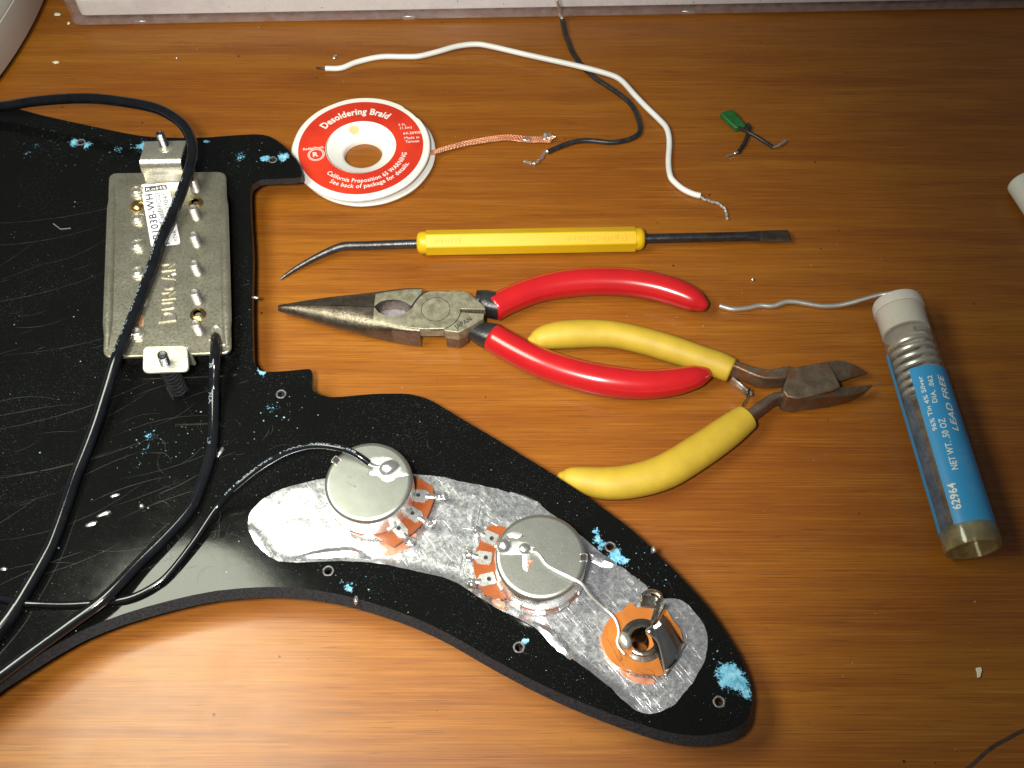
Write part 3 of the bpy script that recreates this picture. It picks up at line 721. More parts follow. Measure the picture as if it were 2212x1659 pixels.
# ---- potentiometers
def lug_shape():
    g = G(); pts = [Vector(p) * 1.13 for p in ((0, -1.55, 0), (3.0, -1.55, 0), (3.5, -1.1, 0), (3.9, -.55, 0), (3.9, .55, 0), (3.5, 1.1, 0), (3.0, 1.55, 0), (0, 1.55, 0), (-.35, 1.1, 0), (-.35, -1.1, 0))]
    prism(g, [p + Vector((0, 0, .45)) for p in pts], 0); lathe(g, [(.01, .47), (.42, .47), (.5, .52), (.58, .47)], (1.3, 0, 0), 12, mi=1); return g
lug0 = None
def pot(cu, cv, ztop, wafer_px, lug_px, tail_px, notch_a, label):
    global lug0
    c = at(cu, cv, ztop); c.z = 0; WZ = GZ + 3.2; R = 12.0
    g = G(); prof = [(11.7, WZ), (11.85, WZ + .5), (11.85, ztop - 1.3), (11.75, ztop - .75), (11.5, ztop - .33), (11.05, ztop - .09), (10.6, ztop), (10.45, ztop), (10.1, ztop), (6, ztop), (.01, ztop)]
    n = 72; lathe(g, prof, c, n)
    can = obj("potentiometer", g, 'zinc', pg, org=c + Vector((0, 0, WZ)), sharp=50); can['label'] = label
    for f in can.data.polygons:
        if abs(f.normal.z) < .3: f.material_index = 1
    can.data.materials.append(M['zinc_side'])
    # keyed notch near the rim
    d = Vector((math.cos(notch_a), math.sin(notch_a), 0)); t = Vector((-d.y, d.x, 0)); q = c + d * 11.0 + Vector((0, 0, ztop + .02))
    Rm = Matrix((d, t, Vector((0, 0, 1)))).transposed()
    g = G(); box(g, q - Vector((0, 0, .2)), (1.5, 1.5, .44), Rm); obj("keyed_notch", g, 'dark', can)
    g = G()
    for s_ in (-1, 1): box(g, q + t * (s_ * .95) + Vector((0, 0, .08)), (1.9, .3, .5), Rm)
    box(g, q + d * .95 + Vector((0, 0, .05)), (.3, 1.9, .5), Rm); obj("notch_lip", g, 'zinc_side', can, bevel=.08, seg=1)
    # base plate, nut shadow gap, wafer
    g = G(); lathe(g, [(.01, GZ + .35), (11.4, GZ + .35), (11.6, GZ + .6), (11.6, GZ + 1.5), (11.2, GZ + 1.75), (.01, GZ + 1.75)], c, 48); obj("base_plate", g, 'zinc_side', can)
    g = G(); lathe(g, [(.01, GZ + 1.8), (12.0, GZ + 1.8), (12.0, WZ - .05), (.01, WZ - .05)], c, 48)
    wp = poly(wafer_px, WZ); prism(g, rounded(wp, .5, 2), GZ + 2.1); wa = obj("wafer", g, 'phenolic', can)
    g = G(); lathe(g, [(4.6, GZ + .3), (4.6, GZ - 5.6), (3.1, GZ - 5.8), (3.0, .4), (2.6, .05), (.01, .05)], c, 24); obj("control_shaft", g, 'zinc_side', can)
    g = G()
    for k in range(5):
        a = 3.6 + k * .55; dd = Vector((math.cos(a), math.sin(a), 0)); box(g, c + dd * 12.0 + Vector((0, 0, GZ + 2.7)), (.5, 3.0, 2.4), Matrix((dd, Vector((-dd.y, dd.x, 0)), Vector((0, 0, 1)))).transposed())
    obj("crimp_tab", g, 'zinc_side', can, bevel=.12, seg=1)
    for (u, v), (tu, tv) in zip(lug_px, tail_px):
        p = at(u, v, WZ); e = at(tu, tv, WZ); a = math.atan2(e.y - p.y, e.x - p.x)
        pb = p - Vector((math.cos(a), math.sin(a), 0)) * 1.6 + Vector((0, 0, .02))
        if lug0 is None:
            g = lug_shape(); lug0 = obj("terminal_lug", g, ['lug', 'dark'], can, org=(0, 0, 0), bevel=.1, seg=1)
            lug0.location = (pb - ORG[can.name]) * S; lug0.rotation_euler = (0, 0, a); ORG[lug0.name] = pb
        else: again(lug0, can, pb, rz=a)
        g = G(); dl = (e - p).normalized(); tail = spline([p + dl * 1.8 + Vector((0, 0, .3)), p.lerp(e, .75) + Vector((0, 0, .3)), e + Vector((0, 0, -.6)), e + dl * .5 + Vector((0, 0, -1.6))], 4)
        tube(g, tail, .75, 8, rz=.3); blob(g, e + Vector((0, 0, -.1)), (1.5, 1.2, 1.2), u, .6); blob(g, e + dl * .9 + Vector((.3, .7, -.4)), (.9, 1.1, .9), v, .6)
        obj("terminal_solder", g, 'solder', can)
    return can, c
PT1, PT2 = GZ + 12.0, GZ + 11.6
pot1, pc1 = pot(796, 1039, PT1, [(880, 1024), (896, 1028), (935, 1051), (937, 1079), (920, 1122), (880, 1160), (849, 1181), (809, 1156), (800, 1135), (840, 1080)],
 [(906, 1071), (893, 1111), (863, 1144)], [(950, 1075), (926, 1131), (883, 1168)], 2.55, "potentiometer with a black wire soldered across its top, nearest the pickup")
pot2, pc2 = pot(1168, 1200, PT2, [(1090, 1137), (1056, 1135), (1048, 1145), (1025, 1197), (1022, 1223), (1026, 1243), (1044, 1284), (1083, 1295), (1096, 1289), (1110, 1250), (1110, 1160)],
 [(1060, 1163), (1047, 1205), (1054, 1252)], [(1033, 1151), (1013, 1200), (1020, 1260)], -.05, "potentiometer with a bare silver wire soldered on top, between the other potentiometer and the jack")
def dome(c, rx, ry, h, ang, seed, spread=None):
    g = G(); b = G(); blob(b, (0, 0, 0), (rx, ry, h), seed, .08, 20, 12, zmin=-.05)
    Rm = Matrix.Rotation(ang, 3, 'Z'); g.add([Rm @ v + c for v in b.v], b.f); return g
zt = Vector((0, 0, 0))
b1 = at(840, 1011, PT1) + zt; obj("solder_joint", dome(b1, 2.9, 2.3, 1.7, .5, 3), 'solder', pot1)
g = G(); blob(g, at(828, 1001, PT1) + zt, (4.0, 2.2, .28), 8, .5, 20, 8, zmin=PT1 - .02); blob(g, at(838, 1020, PT1) + zt, (4.6, 2.2, .22), 6, .5, 20, 8, zmin=PT1 - .02); obj("solder_smear", g, 'solder_dull', pot1)
g = G(); tube(g, spline([at(790, 996, PT1 + 1.2), at(800, 1003, PT1 + .7), at(813, 1008, PT1 + .4), at(828, 1010, PT1 + .5)], 5), .62, 8, rz=.45); obj("tinned_end", g, 'solder', pot1)
b2, b3 = at(1089, 1180, PT2) + zt, at(1133, 1186, PT2) + zt
obj("solder_joint", dome(b2, 2.1, 2.0, 1.7, .2, 5), 'solder', pot2); obj("solder_joint", dome(b3, 1.7, 1.6, 1.1, 0, 9), 'solder', pot2)
g = G(); blob(g, at(1112, 1183, PT2) + zt, (4.4, 1.6, .25), 2, .5, 18, 8, zmin=PT2 - .02); blob(g, at(1136, 1208, PT2) + zt, (1.0, 3.0, .2), 4, .4, 14, 8, zmin=PT2 - .02); blob(g, at(1112, 1155, PT2) + zt, (2.0, 1.0, .15), 7, .5, 14, 8, zmin=PT2 - .02); obj("solder_smear", g, 'solder_dull', pot2)
g = G(); blob(g, at(1141, 1220, PT2) + zt, (.5, .9, .3), 2, .4, 10, 6, zmin=PT2 - .02); blob(g, at(1146, 1213, PT2) + zt, (.7, .5, .35), 3, .4, 10, 6, zmin=PT2 - .02); obj("flux_spot", g, 'flux', pot2)
# stamped strokes
def stamp(g, segs, z):
    for s_ in segs: tube(g, spline([at(u, v, z) for u, v in s_], 3), .13, 6, rz=.07)
g = G(); stamp(g, [((747, 1041), (771, 1053)), ((749, 1033), (761, 1030)), ((764, 1027), (768, 1026)), ((784, 1036), (787, 1030), (784, 1026))], PT1); obj("stamped_marks", g, 'zinc_side', pot1)
g = G(); stamp(g, [((1183, 1168), (1213, 1170), (1215, 1178)), ((1183, 1175), (1190, 1182), (1194, 1190)), ((1206, 1186), (1212, 1190), (1213, 1195)), ((1183, 1197), (1187, 1203)), ((1198, 1201), (1203, 1212), (1211, 1219))], PT2); obj("stamped_marks", g, 'zinc_side', pot2)
for nm, pts in (("flux_stain", ((830, 1168), (815, 1182), (835, 1200), (862, 1192), (890, 1175), (900, 1150), (870, 1165))), ("flux_stain", ((1062, 1294), (1075, 1312), (1088, 1316), (1090, 1300)))):
    g = G(); pl = spline([at(u, v, GZ + .45) for u, v in pts], 3, True); prism(g, pl, GZ + .1); o = obj(nm, g, 'flux', pg, bevel=.12, seg=1)

# ---- output jack
JZ = GZ + 3.0
jc = at(1371, 1379, JZ)
jo = [(1342, 1325), (1345, 1318), (1357, 1303), (1367, 1304), (1373, 1311), (1418, 1316), (1440, 1316), (1452, 1337), (1470, 1360), (1477, 1390), (1460, 1430), (1438, 1456), (1420, 1459), (1404, 1455), (1385, 1457), (1364, 1450), (1349, 1438), (1335, 1420), (1321, 1393), (1312, 1378), (1312, 1357), (1318, 1350), (1330, 1340)]
jp = [at(u, v, JZ) for u, v in jo]
hole = [at(1388, 1383, JZ) + Vector((3.1 * math.cos(-2 * math.pi * k / 28), 3.1 * math.sin(-2 * math.pi * k / 28), 0)) for k in range(28)]
g = G(); tr = tessellate_polygon([jp, hole]); g.add(jp + hole, tr)
for l in (jp, hole): n = len(l); g.add(list(l) + [p + Vector((0, 0, -1.2)) for p in l], [(i, (i + 1) % n, (i + 1) % n + n, i + n) for i in range(n)])
jack = obj("output_jack", g, 'phenolic_o', pg, org=Vector((jc.x, jc.y, GZ)), sharp=30); jack['label'] = "open output jack with orange wafer and bent shiny contact spring"
hc = at(1388, 1383, JZ); hc.z = 0
g = G(); lathe(g, [(3.3, GZ - 8.5), (3.05, GZ - 8.5), (3.05, JZ + .9), (3.2, JZ + 1.15), (3.6, JZ + 1.2), (4.2, JZ + 1.0), (4.5, JZ + .5), (5.6, JZ + .3), (5.7, JZ + .02)], hc, 48, a0=-2.3, a1=3.5); obj("bushing", g, 'dullsteel', jack, sharp=40)
g = G(); lathe(g, [(4.0, GZ + .08), (8.2, GZ + .08), (8.2, GZ + 1.6), (4.0, GZ + 1.6)], Vector((jc.x, jc.y, 0)), 40); obj("rear_wafer", g, 'phenolic_o', jack)
g = G()
for pts in (((1325, 1389), (1333, 1393), (1344, 1424), (1338, 1426), (1324, 1400)), ((1370, 1441), (1408, 1447), (1415, 1458), (1395, 1456), (1372, 1448))):
    prism(g, [at(u, v, JZ + .35) for u, v in pts], JZ - .3)
obj("wafer_ledge", g, 'phenolic_o', jack, bevel=.1, seg=1)
# sheet spring: a leaning plate with a hooked lip
def jp3(u, v, dz): return at(u, v, GZ + dz)
pC, pB, pA = jp3(1477.5, 1390, 3.4), jp3(1437, 1457, 3.4), jp3(1409, 1352, 9.0); pn = (pB - pC).cross(pA - pC).normalized()
def on_plane(u, v):
    e = Vector((0, CAM_Y, CAM_H)); d = at(u, v, 0) - e; return e + d * ((pC - e).dot(pn) / d.dot(pn))
cA, cD, cC, cE = [on_plane(*q) for q in ((1410, 1352), (1437, 1457), (1477.5, 1390), (1433, 1327))]
g = G(); vs = []
for i in range(9):
    for k in range(9):
        a, b_ = i / 8, k / 8; p = (cA.lerp(cD, a)).lerp(cE.lerp(cC, a), b_); vs.append(p + pn * (.9 * math.sin(math.pi * b_) - .25 * math.sin(3 * math.pi * b_)) * (1 if pn.z > 0 else -1))
g.add(vs, [(9 * i + k, 9 * i + k + 1, 9 * i + k + 10, 9 * i + k + 9) for i in range(8) for k in range(8)])
g.add([on_plane(u, v) for u, v in ((1396, 1363), (1408, 1374), (1420, 1386), (1428, 1412), (1437, 1457), (1410, 1352))], [(0, 1, 2, 3, 4, 5)])
obj("contact_spring", g, 'mirror', jack, solid=.4)
g = G(); g.add([jp3(1408, 1354, 8.2), jp3(1421, 1341, 8.8), jp3(1439, 1306, 9.2), jp3(1431, 1302, 8.8), jp3(1416, 1315, 7.6), jp3(1407, 1343, 7.0)], [(0, 1, 2, 3, 4, 5)]); obj("contact_hook", g, 'dullsteel', jack, solid=.45, flat=True)
g = G(); tube(g, spline([on_plane(*q) for q in ((1409, 1352), (1396, 1363), (1408, 1374), (1420, 1386), (1428, 1412), (1437, 1456))], 6), .24, 6); tube(g, [on_plane(1437, 1457), on_plane(1478, 1391)], .3, 6); obj("spring_edge", g, 'bracket', jack)
g = G(); lo = [jp3(1387, 1296, 4.0), jp3(1390, 1284, 5.4), jp3(1404, 1277, 6.0), jp3(1422, 1281, 5.6), jp3(1428, 1292, 4.6), jp3(1416, 1302, 4.0)]
tube(g, spline(lo, 5), .5, 8, rz=1.0); box(g, jp3(1402, 1299, 3.6), (4.6, 3.0, .5)); obj("jack_lug", g, 'dullsteel', jack)
obj("jack_solder", dome(at(1350, 1384, JZ + .2), 1.7, 2.5, 1.5, .35, 4), 'solderwire', jack)
for pts in (((1296, 1372), (1300, 1400), (1316, 1420), (1322, 1400), (1312, 1382)), ((1330, 1432), (1345, 1458), (1375, 1475), (1410, 1478), (1412, 1466), (1370, 1460), (1345, 1442))):
    g = G(); pl = spline([at(u, v, GZ + .4) for u, v in pts], 3, True); prism(g, pl, GZ + .1); obj("flux_stain", g, 'flux', pg, bevel=.12, seg=1)
# bare ground wire from the second potentiometer to the jack
gw = [(1147, 1191, PT2 + .5), (1156, 1193, PT2 + .8), (1165, 1199, PT2 + .7), (1181, 1220, PT2 + .45), (1206, 1235, PT2 + .45), (1237, 1250, PT2 + .5), (1257, 1262, PT2 + .3), (1275, 1285, PT2 - 2), (1299, 1308, GZ + 5.5), (1322, 1329, GZ + 4.4), (1331, 1342, GZ + 4.4), (1336, 1358, GZ + 4.4), (1336.5, 1370, GZ + 4.4), (1333, 1384, GZ + 4.2), (1337, 1398, GZ + 4.0), (1349, 1413, GZ + 3.9)]
g = G(); pa = wire_path(gw, 6); rad = [.34 + .24 * max(0, 1 - abs(i / len(pa) - .30) / .14) for i in range(len(pa))]
tube(g, pa, rad, 8); obj("ground_wire", g, 'solder_dull', pg)
# flecks of dust and blue paint lying on the plate
def fleck(g, p, r, rnd, hgt=.35):
    n = rnd.choice((4, 5, 6)); a0 = rnd.uniform(0, 6.3); el = rnd.uniform(.5, 1)
    vs = [p + Vector((r * math.cos(a0 + 6.283 * k / n) * rnd.uniform(.6, 1.1), r * el * math.sin(a0 + 6.283 * k / n) * rnd.uniform(.6, 1.1), 0)) for k in range(n)] + [p + Vector((0, 0, r * hgt))]
    g.add(vs, [(k, (k + 1) % n, n) for k in range(n)])
rnd = random.Random(21); gd, gb = G(), G()
def on_guard(p): return inside((p.x, p.y), gp2) and edge_dist((p.x, p.y), gp2) > .4
cnt = 0
while cnt < 800:
    u, v = (rnd.uniform(-100, 650), rnd.uniform(230, 1450)) if rnd.random() < .45 else (rnd.uniform(600, 1640), rnd.uniform(840, 1600))
    p = at(u, v, GZ + .02)
    if not on_guard(p): continue
    if inside((p.x, p.y), fl2): p.z += .35
    fleck(gd if rnd.random() < .72 else gb, p, min(.26, .045 + rnd.expovariate(22)), rnd); cnt += 1
for cu, cv, sd, n in ((600, 870, 40, 30), (460, 940, 60, 30), (320, 960, 40, 40), (120, 320, 70, 60), (300, 320, 50, 30), (540, 340, 40, 25), (1320, 1200, 60, 50), (1560, 1430, 50, 30), (1420, 1250, 50, 50), (1220, 1400, 80, 30), (760, 1275, 40, 14)):
    for _ in range(n):
        p = at(rnd.gauss(cu, sd), rnd.gauss(cv, sd * .6), GZ + .02)
        if on_guard(p) and not inside((p.x, p.y), fl2): fleck(gb, p, min(.36, .05 + rnd.expovariate(15)), rnd)
o = obj("dust", gd, 'flake', pg, flat=True); o['kind'] = 'stuff'
o = obj("paint_flecks", gb, 'blueflake', pg, flat=True); o['kind'] = 'stuff'

# ================================================================== CABLES
ca = [(-90, 236, 15), (0, 230, 17), (67, 220, 20), (133, 214, 22), (200, 213, 24), (267, 220, 26), (333, 233, 28), (373, 252, 29), (400, 276, 29), (414, 307, 29), (416, 335, 28), (408, 370, 26.5), (394, 410, 25), (373, 462, 23), (347, 520, 21.5), (328, 578, 20.7), (310, 626, 20.6), (288, 684, 20.6), (267, 736, 20.6), (248, 784, 20.2), (230, 843, 17.6), (208, 913, 15.6), (187, 970, 14.6), (163, 1030, 14.1), (138, 1104, 14), (113, 1172, 14), (95, 1208, 14.1), (66, 1259, 14.2), (30, 1318, 14.2), (0, 1358, 14.2), (-70, 1440, 14.2)]
pa = wire_path(ca, 6); A_R = 1.74
CA = thing("cable", "thick black printed cable looping above the desk and lying across the pickup", "cable", at(330, 560, GZ), "thick black cables on the pickguard")
g = G(); tube(g, pa, A_R, 16); obj("jacket", g, 'cable', CA)
def plen(path, k): return sum((path[i] - path[i - 1]).length for i in range(1, k))
def nearest(path, u, v, z): q = at(u, v, z); return min(range(len(path)), key=lambda i: (path[i] - q).length)
i0, i1 = nearest(pa, 398, 400, 25), nearest(pa, 250, 780, 20)
g = G(); text_path(g, "Z  AWM  VW-1SC 80\u00b0C  30V   28AWG   DAE  V-0", pa, plen(pa, i0), plen(pa, i1) - plen(pa, i0), 1.05, A_R, lean=-.55); obj("printed_lettering", g, 'ink_cable', CA)
g = G(); i2 = nearest(pa, 36, 1308, 14.2); tube(g, pa[i2:], 1.98, 16); obj("heat_shrink_sleeve", g, 'cable', CA)
cb = [(467, 724, 16.5), (466.5, 736, 18.4), (466, 757, 20.2), (464, 782, 20.4), (462.5, 812, 18.4), (462, 853, 15.6), (461.5, 920, 14.0), (457, 972, 13.75), (443, 1022, 13.75), (425, 1072, 13.75), (408, 1104, 13.75), (360, 1158, 13.8), (300, 1217, 14.2), (227, 1292, 15.2), (150, 1349, 15.0), (67, 1409, 14.5), (0, 1459, 14.5), (-90, 1525, 14.5)]
pb = wire_path(cb, 6); CB = thing("cable", "plain black cable leaving the lower right corner of the pickup", "cable", at(460, 900, GZ), "thick black cables on the pickguard")
g = G(); tube(g, pb, 1.62, 14); obj("jacket", g, 'cable', CB)
g = G(); k = nearest(pb, 464, 790, 20); text_path(g, "B         NA              LF", pb, plen(pb, k), 25, 1.1, 1.62, lean=-.45); obj("printed_lettering", g, 'ink_cable', CB)
cc = [(797, 1001, PT1 + 1.5), (781, 989, PT1 + 2.4), (765, 979, PT1 + 3.0), (745, 971, PT1 + 3.4), (727, 966.5, PT1 + 3.4), (697, 962.5, PT1 + 3.0), (666, 963.5, PT1 + 2.2), (632, 972, PT1 + 1.0), (600, 986, PT1 - .5), (552, 1016, PT1 - 3), (507, 1053, PT1 - 5), (477, 1086, 15.4), (455, 1116, 14.5), (417, 1173, 13.6), (368, 1236, 13.1), (333, 1266, 12.95), (285, 1290, 12.9), (233, 1300, 12.9), (150, 1306, 13.0), (85, 1305, 13.2), (50, 1303, 13.6), (20, 1297, 13.0), (-60, 1280, 12.95)]
pcw = wire_path(cc, 6); CC = thing("wire", "thin black printed wire arching from the top of the potentiometer nearest the pickup", "wire", at(500, 1060, GZ))
g = G(); tube(g, pcw, .92, 12); obj("insulation", g, 'cable', CC)
k0 = nearest(pcw, 765, 979, PT1 + 3); k1 = nearest(pcw, 490, 1070, 16)
g = G(); text_path(g, "80\u00b0C 300V  VW-1  28AWG E150", pcw, plen(pcw, k0), plen(pcw, k1) - plen(pcw, k0), .48, .92, lean=-.05); obj("printed_lettering", g, 'ink_cable', CC)

# ================================================================== DESOLDERING BRAID SPOOL
SZ = 6.0
scn = at(779.5, 317, SZ); c = Vector((scn.x, scn.y, 0))
spool = thing("braid_spool", "white plastic spool with a red ring label holding a tail of copper desoldering braid", "spool", c)
g = G(); R1 = 24.3
def rim(a): # worn, slightly uneven rim
    return 1 - .010 * max(0, noise.noise(Vector((math.cos(a) * 3, math.sin(a) * 3, 1)))) - (.016 if .60 < a < .95 else 0)
def flange(g, c, z0, z1, R, rin):
    n = 96; prof = [(rin, z0), (R - .3, z0), (R, z0 + .3), (R, z1 - .4), (R - .4, z1), (rin, z1)]; vs = []
    for r_, z in prof:
        for k in range(n):
            a = 2 * math.pi * k / n; q = r_ * (rim(a) if r_ > R - 1 else 1); vs.append(Vector((c.x + q * math.cos(a), c.y + q * math.sin(a), z)))
    g.add(vs, [(i * n + k, i * n + (k + 1) % n, (i + 1) * n + (k + 1) % n, (i + 1) * n + k) for i in range(5) for k in range(n)])
flange(g, c, 4.6, SZ, R1, 12.2); obj("top_flange", g, 'white', spool)
c2 = c + Vector((1.5, .9, 0)); g = G(); flange(g, c2, 1.2, 2.4, R1 + .1, 9.6); obj("lower_flange", g, 'white', spool)
def funnel_mat():
    m, nt, b = newmat("stained_white_plastic"); v = coords(nt); b.inputs['Roughness'].default_value = .4
    o0 = ORG[spool.name]
    tc = nt.nodes.new('ShaderNodeTexCoord'); d = nt.nodes.new('ShaderNodeVectorMath'); d.operation = 'DISTANCE'; L(nt, tc.outputs['Object'], d.inputs[0]); d.inputs[1].default_value = (at(766, 281, 4.5) - o0) * S
    n = noise_t(nt, v, 320, 4, .6); n2 = noise_t(nt, v, 130, 4, .6)
    f = maprange(nt, math_n(nt, 'MULTIPLY_ADD', n, .0016, d.outputs['Value']), .0022, .0030, 1, 0)
    cc_ = mixc(nt, maprange(nt, n2, .58, .72, 0, .35), (.82, .81, .78), (.62, .52, .36)); cc_ = mixc(nt, math_n(nt, 'MULTIPLY', f, .8), cc_, (.68, .40, .10))
    L(nt, cc_, b.inputs['Base Color']); return m
M['funnel'] = funnel_mat()
g = G(); cb_ = c + Vector((.3, .3, 0)); lathe(g, [(12.3, SZ), (12.1, SZ - .1), (11.0, SZ - .9), (9.2, SZ - 2.0), (7.6, SZ - 2.9), (6.9, SZ - 3.6), (6.7, SZ - 4.4), (6.7, .1), (8.6, .1), (10.2, 2.6), (12.6, 4.5)], cb_, 64); obj("hub_funnel", g, 'funnel', spool)
g = G(); lathe(g, [(12.4, 2.4), (17, 2.4), (17, 4.6), (12.4, 4.6)], c, 40); obj("braid_winding", g, 'copper', spool)
g = G(); lathe(g, [(12.35, SZ + .03), (21.9, SZ + .03)], c, 96); lab = obj("ring_label", g, 'redlabel', spool)
g = G()
text_arc(g, "Desoldering Braid", c, 15.7, 147, 58, 2.9, SZ + .07, True, bold=.028)
text_arc(g, "California Proposition 65 WARNING", c, 16.6, 229, 350, 1.75, SZ + .07, False, bold=.012)
text_arc(g, "See back of package for details.", c, 19.1, 240, 336, 1.75, SZ + .07, False, bold=.012)
tx = Vector((math.cos(.10), math.sin(.10), 0)); ty = Vector((-tx.y, tx.x, 0))
for s_, u, v, ln, h in (("5 Ft.", 861, 272, 2.6, 1.0), ("(1.5m)", 864, 279, 4.2, 1.1), ("64-2090E", 871, 291, 6.4, 1.2), ("Made in", 874, 301, 5.2, 1.2), ("Taiwan", 876, 309, 4.8, 1.2)):
    text_flat(g, s_, at(u, v, SZ + .03), tx, ty, ln, h, .04, bold=.006)
tx = Vector((math.cos(.16), math.sin(.16), 0)); ty = Vector((-tx.y, tx.x, 0))
text_flat(g, "RadioShack.", at(655, 325, SZ + .03), tx, ty, 7.4, 1.05, .04, bold=.02)
lc = at(683, 334, SZ)
for r0_, r1_ in ((2.75, 2.95), (2.25, 2.5)): lathe(g, [(r0_, SZ + .07), (r1_, SZ + .07)], Vector((lc.x, lc.y, 0)), 36)
text_flat(g, "R", Vector((lc.x - 1.0, lc.y - 1.05, SZ + .03)), tx, ty, 1.9, 2.0, .04, bold=.03)
obj("printed_lettering", g, 'ink_white', spool)
bp = wire_path([(925, 331, 3.4), (940, 328, 3.0), (965, 320, 2.4), (1004, 310, 2.0), (1040, 303.5, 1.6), (1071, 299, 1.3), (1100, 297, 1.2), (1137, 301, 1.1), (1165, 301.5, 1.0), (1190, 302, 1.0)], 16)
g = G(); fr = frames(bp)
for k in range(8):
    pth = []
    for i, (p, (t, s_, u_)) in enumerate(zip(bp, fr)):
        a = i * .55 * (1 if k % 2 else -1) + k * math.pi / 4
        wd_ = .75 + .55 * min(1, i / 100); pth.append(p + s_ * (wd_ * math.cos(a)) + u_ * (.32 * math.sin(a) + .05 * (k % 2)))
    tube(g, pth, .24, 5)
obj("copper_braid", g, 'copper', spool)
g = G(); rnd = random.Random(4); e = at(1182, 296, 1.4)
blob(g, e, (1.7, 1.6, 1.3), 3, .6, 14, 9); blob(g, at(1138, 300, 1.4), (1.8, .9, .5), 5, .4); obj("solder_soaked_end", g, 'solder', spool)
g = G()
for k in range(22):
    a = rnd.uniform(-1.6, 1.6); p = at(1188, 299, 1.2); q = p + Vector((math.cos(a) * rnd.uniform(1, 2.2), math.sin(a) * rnd.uniform(.8, 2.2), rnd.uniform(-.5, 1.8)))
    tube(g, spline([p, p.lerp(q, .5) + Vector((rnd.uniform(-.4, .4), rnd.uniform(-.4, .4), .5)), q], 3), .12, 4)
obj("frayed_strands", g, 'copper', spool)

# ================================================================== LOOSE WIRES
ww = [(703, 148, 1.1), (737, 147, 1.1), (771, 134, 1.2), (821, 123, 1.4), (870, 122.5, 1.6), (904, 121.5, 1.8), (944, 112, 2.0), (987, 100, 2.2), (1027, 95.5, 2.4), (1060, 100, 2.6), (1137, 118, 2.9), (1237, 140, 3.1), (1304, 157, 3.0), (1340, 172, 2.6), (1371, 205, 2.1), (1395, 230, 1.8), (1424, 258, 1.5), (1440, 277, 1.4), (1446, 305, 1.3), (1444, 350, 1.2), (1448, 380, 1.2), (1458, 394, 1.2), (1475, 408, 1.2), (1495, 418, 1.2), (1513, 423, 1.2)]
W1 = thing("wire", "long white insulated wire bent in a wide arc over the upper desk", "wire", at(1140, 118, 0), "loose wires on the desk")
g = G(); tube(g, wire_path(ww, 6), 1.05, 12); obj("insulation", g, 'whitewire', W1)
g = G(); tube(g, wobbly(wire_path([(704, 148, 1.1), (694, 147.5, 1.0), (684, 147, .7)], 5), .3, .9), .38, 6); obj("bare_end", g, 'darkscrew', W1)
g = G(); tube(g, wobbly(wire_path([(1511, 422, 1.2), (1520, 430, 1.0), (1530, 433, .9), (1545, 437, .9), (1556, 443, .9), (1565, 451, .8), (1568, 462, .7), (1572, 473, .6)], 5), .5, .9), [.5 + .12 * math.sin(i * 1.9) for i in range(36)], 8); obj("bare_end", g, 'solderwire', W1)
bw = [(1214, 41, 2.6), (1221, 73, 1.4), (1228, 92, 1.2), (1236, 112, 1.1), (1257, 143, .95), (1272, 157, .95), (1287, 170, .95), (1312, 186, 1.0), (1337, 203, 1.1), (1364, 227, 1.1), (1379, 258, 1.1), (1382, 284, 1.1), (1366, 298, 1.1), (1342, 305, 1.1), (1317, 307.5, 1.1), (1271, 303.5, 1.1), (1237, 307, 1.1), (1204, 319, 1.1), (1183, 328, 1.1)]
W2 = thing("wire", "short black insulated wire with tinned ends passing under the white wire", "wire", at(1340, 205, 0), "loose wires on the desk")
g = G(); tube(g, wire_path(bw, 6), .92, 12); obj("insulation", g, 'blackwire', W2)
g = G(); tube(g, wobbly(wire_path([(1185, 327, 1.1), (1176, 331, 1.0), (1171, 339, .9), (1160, 350, .8), (1153, 353, .8), (1142, 351, .8), (1131, 350, .7)], 5), .4, .8), [.55 + .16 * math.sin(i * 1.4) for i in range(31)], 8); obj("tinned_end", g, 'solder', W2)
g = G(); tube(g, wobbly(wire_path([(1214, 42, 2.6), (1211, 30, 5), (1208, 18, 10), (1204, 3, 16), (1201, -10, 17)], 5), .4, .8), [.62 + .16 * math.sin(i * 1.7) for i in range(21)], 8); obj("tinned_end", g, 'solder_dull', W2)
cap_ = thing("capacitor", "small flat green capacitor with two crossed black sleeved leads", "capacitor", at(1585, 256, 0))
g = G(); pl = rounded([at(1554, 243, 3.2), at(1582, 234, 3.4), at(1614, 271, 2.8), at(1590, 277, 2.6)], 1.2); prism(g, pl, [p.z - 2.2 for p in pl]); obj("body", g, 'green', cap_, bevel=.7, seg=3)
g = G(); tube(g, wire_path([(1590, 273, 1.8), (1606, 281, 2.6), (1625, 290, 3.2), (1648, 304, 2.4), (1669, 318, 1.2)], 5), .68, 10); obj("lead_sleeve", g, 'blackwire', cap_)
g = G(); tube(g, wire_path([(1614, 268, 1.6), (1618, 276, 1.4), (1615, 292, 1.0), (1606, 312, .9), (1594, 330, .8)], 5), .75, 10); obj("lead_sleeve", g, 'blackwire', cap_)
g = G(); tube(g, wire_path([(1666, 316, 1.3), (1675, 317, 1.4), (1686, 311, 1.4), (1697, 304, 1.2)], 4), [.3 + .02 * i for i in range(13)], 6); obj("bare_lead", g, 'solder', cap_)
g = G(); tube(g, wire_path([(1597, 328, .8), (1588, 331, .7), (1578, 334, .6), (1568, 338, .5)], 4), .3, 6); blob(g, at(1588, 331, .7), .55, 2); obj("bare_lead", g, 'solder', cap_)

